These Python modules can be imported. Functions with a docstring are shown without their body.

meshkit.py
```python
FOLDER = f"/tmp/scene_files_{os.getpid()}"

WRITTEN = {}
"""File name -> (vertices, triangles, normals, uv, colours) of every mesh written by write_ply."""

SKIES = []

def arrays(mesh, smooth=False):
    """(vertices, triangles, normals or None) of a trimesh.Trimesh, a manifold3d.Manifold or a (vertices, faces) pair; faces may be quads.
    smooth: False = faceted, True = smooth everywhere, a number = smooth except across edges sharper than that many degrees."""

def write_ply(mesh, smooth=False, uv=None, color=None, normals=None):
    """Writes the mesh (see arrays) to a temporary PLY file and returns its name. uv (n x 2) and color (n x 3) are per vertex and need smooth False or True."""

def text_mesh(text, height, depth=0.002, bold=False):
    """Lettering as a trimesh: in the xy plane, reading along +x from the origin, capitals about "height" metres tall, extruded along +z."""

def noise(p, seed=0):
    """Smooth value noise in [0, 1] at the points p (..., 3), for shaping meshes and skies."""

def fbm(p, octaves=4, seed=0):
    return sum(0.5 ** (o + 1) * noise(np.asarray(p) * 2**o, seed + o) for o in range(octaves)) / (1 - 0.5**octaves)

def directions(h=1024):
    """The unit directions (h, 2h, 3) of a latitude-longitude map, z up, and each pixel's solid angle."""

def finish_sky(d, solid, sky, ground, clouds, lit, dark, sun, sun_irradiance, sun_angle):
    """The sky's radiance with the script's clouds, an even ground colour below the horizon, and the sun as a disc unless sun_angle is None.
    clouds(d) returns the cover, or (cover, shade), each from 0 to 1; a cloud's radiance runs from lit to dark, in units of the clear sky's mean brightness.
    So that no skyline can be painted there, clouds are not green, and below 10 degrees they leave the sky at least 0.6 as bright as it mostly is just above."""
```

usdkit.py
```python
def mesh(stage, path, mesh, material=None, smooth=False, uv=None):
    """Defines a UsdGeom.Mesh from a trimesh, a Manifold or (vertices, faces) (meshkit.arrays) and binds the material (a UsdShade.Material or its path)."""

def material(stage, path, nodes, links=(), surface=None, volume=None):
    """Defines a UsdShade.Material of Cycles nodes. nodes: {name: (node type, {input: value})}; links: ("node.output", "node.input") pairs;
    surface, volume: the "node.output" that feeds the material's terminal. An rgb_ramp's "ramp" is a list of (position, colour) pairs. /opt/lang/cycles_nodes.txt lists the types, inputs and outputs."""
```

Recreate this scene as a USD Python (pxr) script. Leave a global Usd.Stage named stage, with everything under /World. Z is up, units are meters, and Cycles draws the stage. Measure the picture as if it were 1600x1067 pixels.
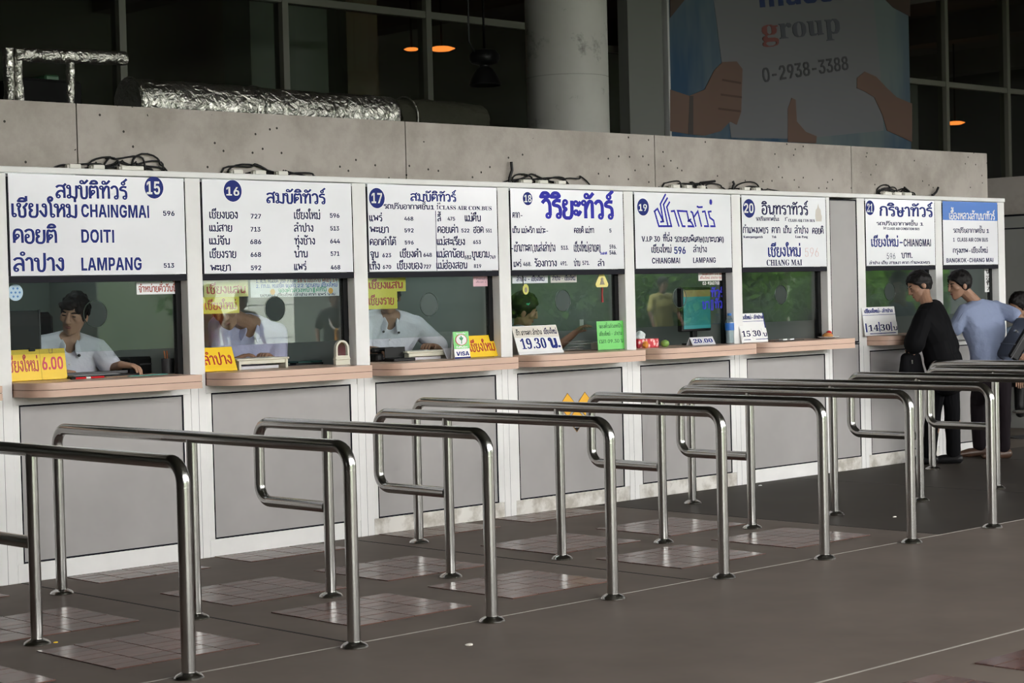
import math, random, glob
import numpy as np, trimesh, manifold3d as m3
from manifold3d import Manifold
from shapely.geometry import LineString, Point, Polygon, box as sbox
from shapely import union_all, affinity
import usdkit, meshkit
from pxr import Usd, UsdGeom, UsdLux, UsdShade, Gf, Sdf, Vt

stage = Usd.Stage.CreateInMemory()
UsdGeom.SetStageUpAxis(stage, 'Z'); UsdGeom.SetStageMetersPerUnit(stage, 1.0)
UsdGeom.Xform.Define(stage, '/World'); UsdGeom.Scope.Define(stage, '/World/Looks')

# ------------------------------------------------------------------ camera, sky, exposure
EYE = np.array([-5.0684, -9.1616, 1.4667]); YAW, PITCH, ROLL, FPX = .7636, -.0233, -.0256, 2958.42
def axes():
    f = np.array([math.sin(YAW)*math.cos(PITCH), math.cos(YAW)*math.cos(PITCH), math.sin(PITCH)])
    r = np.array([math.cos(YAW), -math.sin(YAW), 0]); u = np.cross(r, f)
    return math.cos(ROLL)*r+math.sin(ROLL)*u, -math.sin(ROLL)*r+math.cos(ROLL)*u, f
RT, UPV, FW = axes()
cam = UsdGeom.Camera.Define(stage, '/World/camera')
M = Gf.Matrix4d(*[float(x) for row in ((*RT, 0), (*UPV, 0), (*(-FW), 0), (*EYE, 1)) for x in row])
cam.AddTransformOp().Set(M)
cam.CreateHorizontalApertureAttr(36.0); cam.CreateVerticalApertureAttr(36.0*1067/1600); cam.CreateFocalLengthAttr(FPX/1600*36)
cam.CreateFStopAttr(7.0); cam.CreateFocusDistanceAttr(11.0)
cam.CreateExposureAttr(1.68)
dome = UsdLux.DomeLight.Define(stage, '/World/overcast_sky')
dome.CreateIntensityAttr(1.0); dome.CreateColorAttr(Gf.Vec3f(1.0, .985, .965))

sun = UsdLux.DistantLight.Define(stage, '/World/sun')
sun.CreateIntensityAttr(3.0); sun.CreateAngleAttr(1.0); sun.CreateColorAttr(Gf.Vec3f(1, .95, .88)); sun.AddRotateXYZOp().Set(Gf.Vec3f(-32, 12, 0))

# ------------------------------------------------------------------ helpers
def at(px, py, y=0.0):
    "the point of the plane y = const that the photograph shows at a pixel"
    d = FW+(px-800)/FPX*RT-(py-533.5)/FPX*UPV
    return EYE+d*((y-EYE[1])/d[1])
USED = {}
def fresh(parent, name):
    k = (parent, name); n = USED.get(k, -1)+1; USED[k] = n
    return f'{parent}/{name}' if n == 0 else f'{parent}/{name}_{n:03d}'
def data(p, label=None, cat=None, group=None, kind=None):
    p = p.GetPrim() if hasattr(p, 'GetPrim') else p
    for k, v in (('label', label), ('category', cat), ('group', group), ('kind', kind)):
        if v: p.SetCustomDataByKey(k, v)
    return p
def path(p):
    return '/World' if p is None else str(p.GetPath())
def obj(name, mesh, m, parent=None, smooth=False, label=None, kind=None):
    p = usdkit.mesh(stage, fresh(path(parent), name), mesh, m, smooth=smooth).GetPrim()
    return data(p, label, None, None, kind)
def thing(name, label, cat, loc=(0, 0, 0), rz=0.0, group=None, kind=None):
    x = UsdGeom.Xform.Define(stage, fresh('/World', name))
    x.AddTranslateOp().Set(Gf.Vec3d(*map(float, loc))); x.AddRotateZOp().Set(float(rz))
    return data(x, label, cat, group, kind)
def copy(src, label, loc, rz=0.0, group=None):
    n = str(src.GetName()).rstrip('0123456789').rstrip('_')
    r = thing(n, label, src.GetCustomDataByKey('category'), loc, rz, group or src.GetCustomDataByKey('group'))
    r.GetReferences().AddInternalReference(src.GetPath()); r.SetInstanceable(True)
    return r
def tm(x):
    if isinstance(x, Manifold):
        a = x.to_mesh(); return trimesh.Trimesh(a.vert_properties[:, :3], a.tri_verts, process=False)
    return x
def cat(*ms): return trimesh.util.concatenate([tm(m) for m in ms])
def bx(x0, x1, y0, y1, z0, z1, c=0.0):
    if c <= 0:
        b = trimesh.creation.box((x1-x0, y1-y0, z1-z0)); b.apply_translation(((x0+x1)/2, (y0+y1)/2, (z0+z1)/2)); return b
    p = []
    for sx in (0, 1):
        for sy in (0, 1):
            for sz in (0, 1):
                q = np.array([(x0, x1)[sx], (y0, y1)[sy], (z0, z1)[sz]], float); s = np.array([1-2*sx, 1-2*sy, 1-2*sz])*c
                for k in range(3):
                    o = q+s; o[k] = q[k]; p.append(o)
    return trimesh.Trimesh(np.array(p)).convex_hull
def frame(t):
    t = t/np.linalg.norm(t); a = np.cross(t, [0, 0, 1.] if abs(t[2]) < .9 else [1., 0, 0]); a /= np.linalg.norm(a)
    return a, np.cross(t, a)
def tube(pts, r, n=14, caps=True):
    p = np.array(pts, float); t = np.gradient(p, axis=0); t /= np.linalg.norm(t, axis=1)[:, None]
    a, _ = frame(t[0]); v = []; rr = np.broadcast_to(r, (len(p),))
    ang = np.arange(n)*2*np.pi/n
    for i in range(len(p)):
        a = a-t[i]*(a@t[i]); a /= np.linalg.norm(a); b = np.cross(t[i], a)
        v.append(p[i]+rr[i]*(np.cos(ang)[:, None]*a+np.sin(ang)[:, None]*b))
    v = np.vstack(v); f = []
    for i in range(len(p)-1):
        for j in range(n):
            q = (i*n+j, i*n+(j+1) % n, (i+1)*n+(j+1) % n, (i+1)*n+j); f += [(q[0], q[1], q[2]), (q[0], q[2], q[3])]
    if caps:
        for base, flip in ((0, 1), ((len(p)-1)*n, 0)):
            for j in range(1, n-1):
                f.append((base, base+j+1, base+j) if flip else (base, base+j, base+j+1))
    return trimesh.Trimesh(v, np.array(f), process=False)
def fillet(pts, rad, n=8):
    p = [np.array(q, float) for q in pts]; out = [p[0]]
    for i in range(1, len(p)-1):
        u = p[i-1]-p[i]; w = p[i+1]-p[i]; u /= np.linalg.norm(u); w /= np.linalg.norm(w)
        h = math.acos(np.clip(u@w, -1, 1))/2; d = rad/math.tan(h); c = p[i]+(u+w)/np.linalg.norm(u+w)*rad/math.sin(h)
        a, b = p[i]+u*d-c, p[i]+w*d-c
        th = math.acos(np.clip(a@b/rad**2, -1, 1))
        for k in range(n+1):
            s = k/n; out.append(c+(math.sin((1-s)*th)*a+math.sin(s*th)*b)/math.sin(th))
    out.append(p[-1]); return np.array(out)
def lathe(prof, n=24):
    return trimesh.creation.revolve(np.array(prof, float), sections=n)
def moved(m, t=(0, 0, 0), rz=0, rx=0, ry=0, s=1.0):
    m = tm(m).copy(); R = trimesh.transformations.euler_matrix(math.radians(rx), math.radians(ry), math.radians(rz)); R[:3, :3] *= s; R[:3, 3] = t
    m.apply_transform(R); return m
def extr(g, y0, y1):
    "a shapely figure drawn in (x, z), standing between y0 (front) and y1"
    ms = [trimesh.creation.extrude_polygon(p, y1-y0, engine='earcut') for p in getattr(g, 'geoms', [g]) if p.area > 1e-9]
    m = trimesh.util.concatenate(ms); v = m.vertices
    m.vertices = np.c_[v[:, 0], y1-v[:, 2], v[:, 1]]; return m

def rough(m, amp, sc, seed=0):
    m = tm(m).copy(); v = m.vertices; n = m.vertex_normals; m.vertices = v+n*((meshkit.fbm(v*sc, 3, seed)-.5)*2*amp)[:, None]; return m

# ------------------------------------------------------------------ materials
def mat(name, col, rough=.5, metal=0.0, noise=None, bump=None, spec=.5, col2=None, emit=None, aniso=None, stretch=(1, 1, 1)):
    n = {'p': ('principled_bsdf', {'base_color': col, 'roughness': rough, 'metallic': metal, 'specular_ior_level': spec})}; l = []
    if emit: n['p'][1].update({'emission_color': emit[:3], 'emission_strength': emit[3]})
    if noise or bump:
        n['g'] = ('texture_coordinate', {}); n['m'] = ('mapping', {'scale': stretch}); l.append(('g.object', 'm.vector'))
    if noise:
        c2 = col2 or tuple(c*.75 for c in col)
        n['n'] = ('noise_texture', {'scale': noise[0], 'detail': 5.0, 'roughness': .6}); l.append(('m.vector', 'n.vector'))
        lo, hi = (noise[1:] + (.35, .65))[:2]
        n['r'] = ('rgb_ramp', {'ramp': [(0, c2), (lo, c2), (hi, col), (1, col)]}); l += [('n.fac', 'r.fac'), ('r.color', 'p.base_color')]
    if bump:
        n['b'] = ('noise_texture', {'scale': bump[0], 'detail': 4.0}); n['u'] = ('bump', {'strength': bump[1], 'distance': bump[2]})
        l += [('m.vector', 'b.vector'), ('b.fac', 'u.height'), ('u.normal', 'p.normal')]
    return usdkit.material(stage, '/World/Looks/'+name, n, l, surface='p.BSDF')
def glassmat(name, tint, gain=1.0):
    "thin pane: Schlick's reflectance on both faces, the rest passes"
    return usdkit.material(stage, '/World/Looks/'+name, {'f': ('layer_weight', {'blend': .5}), 'w': ('math', {'math_type': 'power', 'value2': 5.0}), 'k': ('math', {'math_type': 'multiply_add', 'value2': .95*gain, 'value3': .045*gain, 'use_clamp': True}), 't': ('transparent_bsdf', {'color': tint}), 'g': ('glossy_bsdf', {'color': (1, 1, 1), 'roughness': 0.0}), 'x': ('mix_closure', {})},
        [('f.facing', 'w.value1'), ('w.value', 'k.value1'), ('k.value', 'x.fac'), ('t.BSDF', 'x.closure1'), ('g.BSDF', 'x.closure2')], surface='x.closure')
MT = {}
def C(name, *a, **k):
    if name not in MT: MT[name] = mat(name, *a, **k)
    return MT[name]
steel = mat('brushed_steel', (.56, .555, .54), .2, 1.0, bump=(90, .03, .001), stretch=(1, 1, .15))
alu = mat('painted_aluminium', (.80, .795, .785), .38, 0, noise=(3.5, .3, .62), col2=(.745, .74, .73), spec=.35)
alu_dirty = mat('dirty_aluminium', (.70, .68, .64), .45, 0, noise=(7, .38, .56), col2=(.42, .39, .34))
panelm = mat('grey_panel', (.38, .365, .36), .42, 0, noise=(2.2, .3, .7), col2=(.335, .322, .315), spec=.4)
gasket = mat('black_gasket', (.010, .010, .016), .6, spec=.15)
concrete = usdkit.material(stage, '/World/Looks/fascia_concrete', {
    'g': ('texture_coordinate', {}), 'n': ('noise_texture', {'scale': 2.3, 'detail': 8.0, 'roughness': .65}), 'r': ('rgb_ramp', {'ramp': [(0, (.23, .205, .18)), (.38, (.30, .268, .238)), (.58, (.40, .365, .33)), (1, (.45, .415, .38))]}),
    'mv': ('mapping', {'rotation': (1.5708, 0, 0)}), 'v': ('voronoi_texture', {'dimensions': '2D', 'scale': 7.0, 'randomness': 1.0}), 'w': ('math', {'math_type': 'less_than', 'value2': .05}), 'w2': ('noise_texture', {'scale': 1.7}), 'w3': ('math', {'math_type': 'greater_than', 'value2': .47}), 'w4': ('math', {'math_type': 'multiply'}),
    'x': ('mix_color', {'b': (.03, .025, .02)}), 'nb': ('noise_texture', {'scale': 40, 'detail': 4.0}), 'u': ('bump', {'strength': .25, 'distance': .004}), 'p': ('principled_bsdf', {'roughness': .75})},
    [('g.object', 'n.vector'), ('n.fac', 'r.fac'), ('g.object', 'mv.vector'), ('mv.vector', 'v.vector'), ('v.distance', 'w.value1'), ('g.object', 'w2.vector'), ('w2.fac', 'w3.value1'), ('w.value', 'w4.value1'), ('w3.value', 'w4.value2'), ('w4.value', 'x.fac'), ('r.color', 'x.a'), ('x.result', 'p.base_color'), ('g.object', 'nb.vector'), ('nb.fac', 'u.height'), ('u.normal', 'p.normal')], surface='p.BSDF')
signwhite = mat('sign_acrylic', (.86, .86, .91), .16, 0, spec=.5, noise=(1.2, .3, .8), col2=(.78, .785, .83))
navy = mat('sign_navy', (.018, .03, .19), .5, spec=.12)
ink = mat('sign_ink', (.014, .014, .075), .5, spec=.12)
ultra = mat('sign_ultramarine', (.03, .03, .40), .5, spec=.15)
pinkpen = mat('faded_red_pen', (.72, .52, .52), .5)
tanfade = mat('faded_tan_print', (.62, .58, .53), .5)
skyblue = mat('sign_sky_blue', (.035, .17, .60), .3)
laminate = mat('peach_laminate', (.66, .45, .35), .35, 0, noise=(6, .3, .7), col2=(.58, .39, .30), stretch=(.3, 1, 3))
laminate_line = mat('laminate_joint', (.2, .12, .09), .5)
floorm = mat('floor_concrete', (.155, .128, .108), .6, 0, noise=(1.6, .3, .7), col2=(.115, .095, .08), bump=(160, .12, .002), spec=.14)
tilem = [mat(f'clay_tile_{w}', c, .22, 0, noise=(14, .3, .7), spec=.10, bump=(60, .05, .001)) for w, c in (('a', (.115, .058, .048)), ('b', (.134, .068, .056)), ('c', (.10, .052, .043)))]
whitestrip = mat('pale_joint_strip', (.30, .28, .25), .6)
darkjoint = mat('dark_joint', (.012, .011, .010), .8)
pane = glassmat('window_glass', (.86, .90, .89), 1.5)
innerwall = mat('booth_inner_wall', (.34, .375, .355), .5, noise=(2, .3, .7), col2=(.31, .345, .325))
innerwhite = mat('inner_post_paint', (.62, .65, .63), .5)
dark = mat('dark_plastic', (.010, .010, .011), .4, spec=.22)
darkgrey = mat('dark_grey_plastic', (.05, .05, .055), .4)
cream = mat('cream_plastic', (.62, .60, .50), .4)
white = mat('white_paper', (.80, .80, .80), .5)
offwhite = mat('yellowed_paper', (.70, .66, .60), .55)
yellow = mat('yellow_card', (.86, .57, .012), .45)
lemon = mat('lemon_sheet', (.76, .66, .06), .45)
redink = mat('red_ink', (.40, .012, .016), .45)
pinkred = mat('crimson_ink', (.55, .015, .07), .45)
greenm = mat('green_sheet', (.12, .55, .10), .3)
skin = mat('skin', (.31, .175, .115), .5, spec=.35)
hairm = mat('black_hair', (.006, .005, .005), .5, spec=.2, bump=(120, .4, .003))
shirtm = mat('white_shirt_cloth', (.70, .70, .79), .75, bump=(26, .35, .012), spec=.2)

# ------------------------------------------------------------------ lettering: looped Thai strokes and Latin outlines
# ---- looped Thai letters as strokes on a unit grid: char: (advance, strokes, rings (x, y, r)) ----
TH={
'ก':(.78,[[(.1,0),(.1,.55),(.22,.7),(.08,.78),(.2,1),(.52,1),(.66,.85),(.66,0)]],[]),
'ข':(.74,[[(.27,.84),(.14,.62),(.2,.45),(.2,0),(.62,0),(.62,1)]],[(.17,.89)]),
'ค':(.78,[[(.1,0),(.08,.7),(.2,1),(.52,1),(.66,.8),(.66,0)],[(.33,.43),(.24,.2),(.1,.05)]],[(.38,.55)]),
'ง':(.6,[[(.46,.88),(.48,.2),(.36,0),(.04,.5)]],[(.35,.88)]),
'จ':(.7,[[(.06,.82),(.2,1),(.46,1),(.6,.8),(.6,0),(.34,0),(.32,.45)]],[(.24,.55)]),
'ช':(.8,[[(.27,.84),(.14,.62),(.2,.45),(.2,0),(.6,0),(.6,.6),(.48,.72),(.62,.82),(.74,1.05)]],[(.17,.89)]),
'ด':(.78,[[(.36,.42),(.1,.2),(.1,.0)],[(.12,.0),(.08,.7),(.2,1),(.52,1),(.66,.8),(.66,0)]],[(.32,.53)]),
'ต':(.8,[[(.36,.42),(.1,.2),(.1,.0)],[(.12,.0),(.08,.7),(.16,1),(.36,.86),(.54,1),(.67,.8),(.67,0)]],[(.32,.52)]),
'ถ':(.82,[[(.12,.16),(.14,.5),(.26,.68),(.1,.78),(.22,1),(.54,1),(.7,.85),(.7,0)]],[(.24,.12)]),
'ท':(.8,[[(.25,.86),(.25,0)],[(.25,.5),(.46,1),(.66,.95),(.68,.8),(.68,0)]],[(.14,.88)]),
'น':(.8,[[(.25,.86),(.25,0),(.5,.16)],[(.7,1),(.7,.14)]],[(.14,.88),(.6,.12)]),
'บ':(.78,[[(.25,.86),(.25,0),(.66,0),(.66,1)]],[(.14,.88)]),
'ป':(.78,[[(.25,.86),(.25,0),(.66,0),(.66,1.4)]],[(.14,.88)]),
'พ':(.92,[[(.24,.86),(.26,.0),(.5,.8),(.76,0),(.78,1)]],[(.14,.88)]),
'ม':(.8,[[(.24,.86),(.24,.18)],[(.28,.14),(.5,.04),(.7,0),(.7,1)]],[(.14,.88),(.16,.12)]),
'ย':(.74,[[(.1,.84),(.1,.6),(.28,.5),(.1,.4),(.12,0),(.62,0),(.62,1)]],[(.2,.89)]),
'ร':(.64,[[(.53,.14),(.53,.55),(.4,.68),(.1,.72),(.1,.86),(.28,1),(.56,.96)]],[(.42,.12)]),
'ล':(.76,[[(.06,.84),(.22,1),(.5,1),(.64,.8),(.64,0)],[(.64,.42),(.46,.58),(.22,.52),(.08,.3),(.1,.14)]],[(.2,.12)]),
'ว':(.64,[[(.53,.14),(.53,.78),(.4,1),(.2,1),(.05,.82)]],[(.42,.12)]),
'ศ':(.82,[[(.1,0),(.08,.7),(.2,.96),(.52,.96),(.66,.78),(.66,0)],[(.33,.43),(.24,.2),(.1,.05)],[(.56,.9),(.76,1.12)]],[(.38,.55)]),
'ษ':(.82,[[(.25,.86),(.25,0),(.66,0),(.66,1)],[(.56,.5),(.84,.62)]],[(.14,.88),(.48,.5)]),
'ส':(.8,[[(.06,.82),(.22,.96),(.5,.96),(.64,.78),(.64,0)],[(.64,.42),(.46,.58),(.22,.52),(.08,.3),(.1,.14)],[(.54,.9),(.76,1.12)]],[(.2,.12)]),
'ห':(.82,[[(.25,.86),(.25,0)],[(.25,.3),(.42,.62),(.56,.76)],[(.62,.78),(.7,.5),(.68,0)]],[(.14,.88),(.6,.88)]),
'อ':(.74,[[(.06,.84),(.22,1),(.48,1),(.62,.8),(.62,.2),(.48,0),(.24,0),(.1,.16),(.1,.5)]],[(.21,.52)]),
'ฮ':(.78,[[(.06,.82),(.22,.94),(.44,.94),(.62,.7),(.62,.2),(.48,0),(.24,0),(.1,.16),(.1,.5)],[(.52,.88),(.74,1.12)]],[(.21,.52)]),
'ณ':(1.05,[[(.24,.16),(.22,.55),(.3,.7),(.14,.78),(.24,1),(.42,1),(.54,.85),(.54,0),(.76,.14)],[(.94,1),(.94,.14)]],[(.14,.12),(.84,.12)]),
'ะ':(.5,[[(.22,.82),(.28,.7),(.44,.95)],[(.22,.3),(.28,.16),(.44,.42)]],[(.13,.84),(.13,.32)]),
'า':(.58,[[(.05,.82),(.18,1),(.34,1),(.44,.82),(.44,0)]],[]),
'ำ':(.58,[[(.05,.82),(.18,1),(.34,1),(.44,.82),(.44,0)]],[(-.14,1.34)]),
'เ':(.36,[[(.11,.14),(.11,1)]],[(.22,.12)]),
'แ':(.68,[[(.11,.14),(.11,1)],[(.43,.14),(.43,1)]],[(.22,.12),(.54,.12)]),
'ใ':(.44,[[(.22,.14),(.22,1.0),(.08,1.16),(.02,1.4),(.18,1.56),(.34,1.44),(.26,1.24),(.12,1.3)]],[(.33,.12)]),
'โ':(.44,[[(.22,.14),(.22,1.1),(.02,1.3),(.1,1.36),(.4,1.5)]],[(.33,.12)]),
}
UP={ # above: drawn back from the pen
'ั':([[(-.36,1.26),(-.28,1.16),(-.02,1.46)]],[(-.46,1.28)]),
'ิ':([[(-.64,1.18),(-.52,1.4),(-.24,1.4),(-.1,1.18),(-.64,1.18)]],[]),
'ี':([[(-.64,1.18),(-.52,1.4),(-.24,1.4),(-.1,1.18),(-.64,1.18)],[(-.1,1.18),(-.1,1.58)]],[]),
'ื':([[(-.64,1.18),(-.52,1.4),(-.24,1.4),(-.1,1.18),(-.64,1.18)],[(-.1,1.18),(-.1,1.58)],[(-.26,1.38),(-.26,1.58)]],[]),
'ึ':([[(-.64,1.18),(-.52,1.4),(-.24,1.4),(-.1,1.18),(-.64,1.18)]],[(-.1,1.36)]),
}
TONE={'๋':([[(-.2,1.18),(-.2,1.5)],[(-.36,1.34),(-.04,1.34)]],[]),'่':([[(-.14,1.18),(-.14,1.5)]],[]),'้':([[(-.34,1.3),(-.26,1.18),(-.14,1.3),(-.02,1.46)]],[(-.42,1.36)]),
'์':([[(-.3,1.36),(-.16,1.48),(-.02,1.62)]],[(-.3,1.26)]),'็':([[(-.5,1.2),(-.5,1.4),(-.3,1.3),(-.1,1.4)]],[])}
LOW={'ุ':([[(-.14,-.2),(-.14,-.52)]],[(-.24,-.24)]),'ู':([[(-.4,-.22),(-.36,-.5),(-.14,-.5),(-.14,-.2)]],[(-.5,-.26)])}
def chaikin(p,n=2):
    p=np.array(p,float)
    for _ in range(n):
        if len(p)<3: return p
        q=[p[0]]
        for a,b in zip(p[:-1],p[1:]):
            q+=[.78*a+.22*b,.22*a+.78*b]
        q.append(p[-1]); p=np.array(q[:1]+q[2:-2]+q[-1:])
    return p
FONTS={}
def font(kind,weight):
    from PIL import ImageFont
    k=(kind,weight)
    if k not in FONTS:
        name={'sans':'Inter.woff2','serif':'NotoSansMath-Regular.woff2'}[kind]
        f=ImageFont.truetype(glob.glob('/opt/blender-*/*/datafiles/fonts/'+name)[0],64)
        if kind=='sans':
            try: f.set_variation_by_axes([a['default'] if a['name']!=b'Weight' else weight for a in f.get_variation_axes()])
            except Exception: pass
        FONTS[k]=f
    return FONTS[k]
def serif(t):
    o=''
    for c in t:
        if 'A'<=c<='Z': o+=chr(0x1D400+ord(c)-65)
        elif 'a'<=c<='z': o+=chr(0x1D41A+ord(c)-97)
        elif '0'<=c<='9': o+=chr(0x1D7CE+ord(c)-48)
        else: o+=c
    return o
GC={}
def latin(c,kind,weight):
    """(advance, polygon) with capitals 1 tall"""
    k=(c,kind,weight)
    if k not in GC:
        from PIL import Image, ImageDraw
        from shapely import box
        f=font(kind,weight); t=serif(c) if kind=='serif' else c
        adv=f.getlength(t); x0,y0,x1,y1=f.getbbox(t,anchor='ls')
        if x1<=x0 or y1<=y0: GC[k]=(adv/46.,None)
        else:
            im=Image.new('L',(x1-x0+8,y1-y0+8)); ImageDraw.Draw(im).text((4-x0,4-y0),t,255,f,anchor='ls')
            on=np.pad(np.asarray(im)>127,((0,0),(1,1))).astype(np.int8)
            r,s=np.nonzero(np.diff(on,axis=1)==1); e=np.nonzero(np.diff(on,axis=1)==-1)[1]
            g=union_all(box(s,-r-1,e,-r)).buffer(.7).buffer(-.7).simplify(.75)
            GC[k]=(adv/46.,affinity.affine_transform(g,[1/46.,0,0,1/46.,(x0-4)/46.,(4-y0)/46.]))
    return GC[k]
RG={}
def shape(text,sw=.13,kind='sans',weight=700,q=4):
    """text as one shapely geometry; Thai body height and Latin capital height 1"""
    out=[];pen=0.;up=False
    def put(st,rg,dx,dy=0):
        for s in st:
            out.append(LineString(chaikin(s,2 if q>2 else 1)+[dx,dy]).buffer(sw/2,quad_segs=q,cap_style='flat',join_style='round'))
        for r in rg:
            c=Point(r[0]+dx,r[1]+dy); R=.105+sw*.12
            out.append(c.buffer(R+sw*.28,quad_segs=q+1).difference(c.buffer(max(R-sw*.42,.03),quad_segs=q+1)))
    for ch in text:
        if ch in TH:
            a,s,r=TH[ch]; put(s,r,pen); pen+=a; up=False
        elif ch in UP: put(*UP[ch],pen-.02); up=True
        elif ch in TONE: put(*TONE[ch],pen-.02,.42 if up else 0)
        elif ch in LOW: put(*LOW[ch],pen-.02)
        elif ch==' ': pen+=.42; up=False
        elif ch=='I' and kind=='sans': w_=.14 if weight<600 else .2; out.append(sbox(pen+.1,0,pen+.1+w_,1)); pen+=.2+w_; up=False
        else:
            a,g=latin(ch,kind,weight); up=False
            if g is not None: out.append(affinity.translate(g,pen,0))
            pen+=a*1.02
    return union_all(out)
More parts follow.
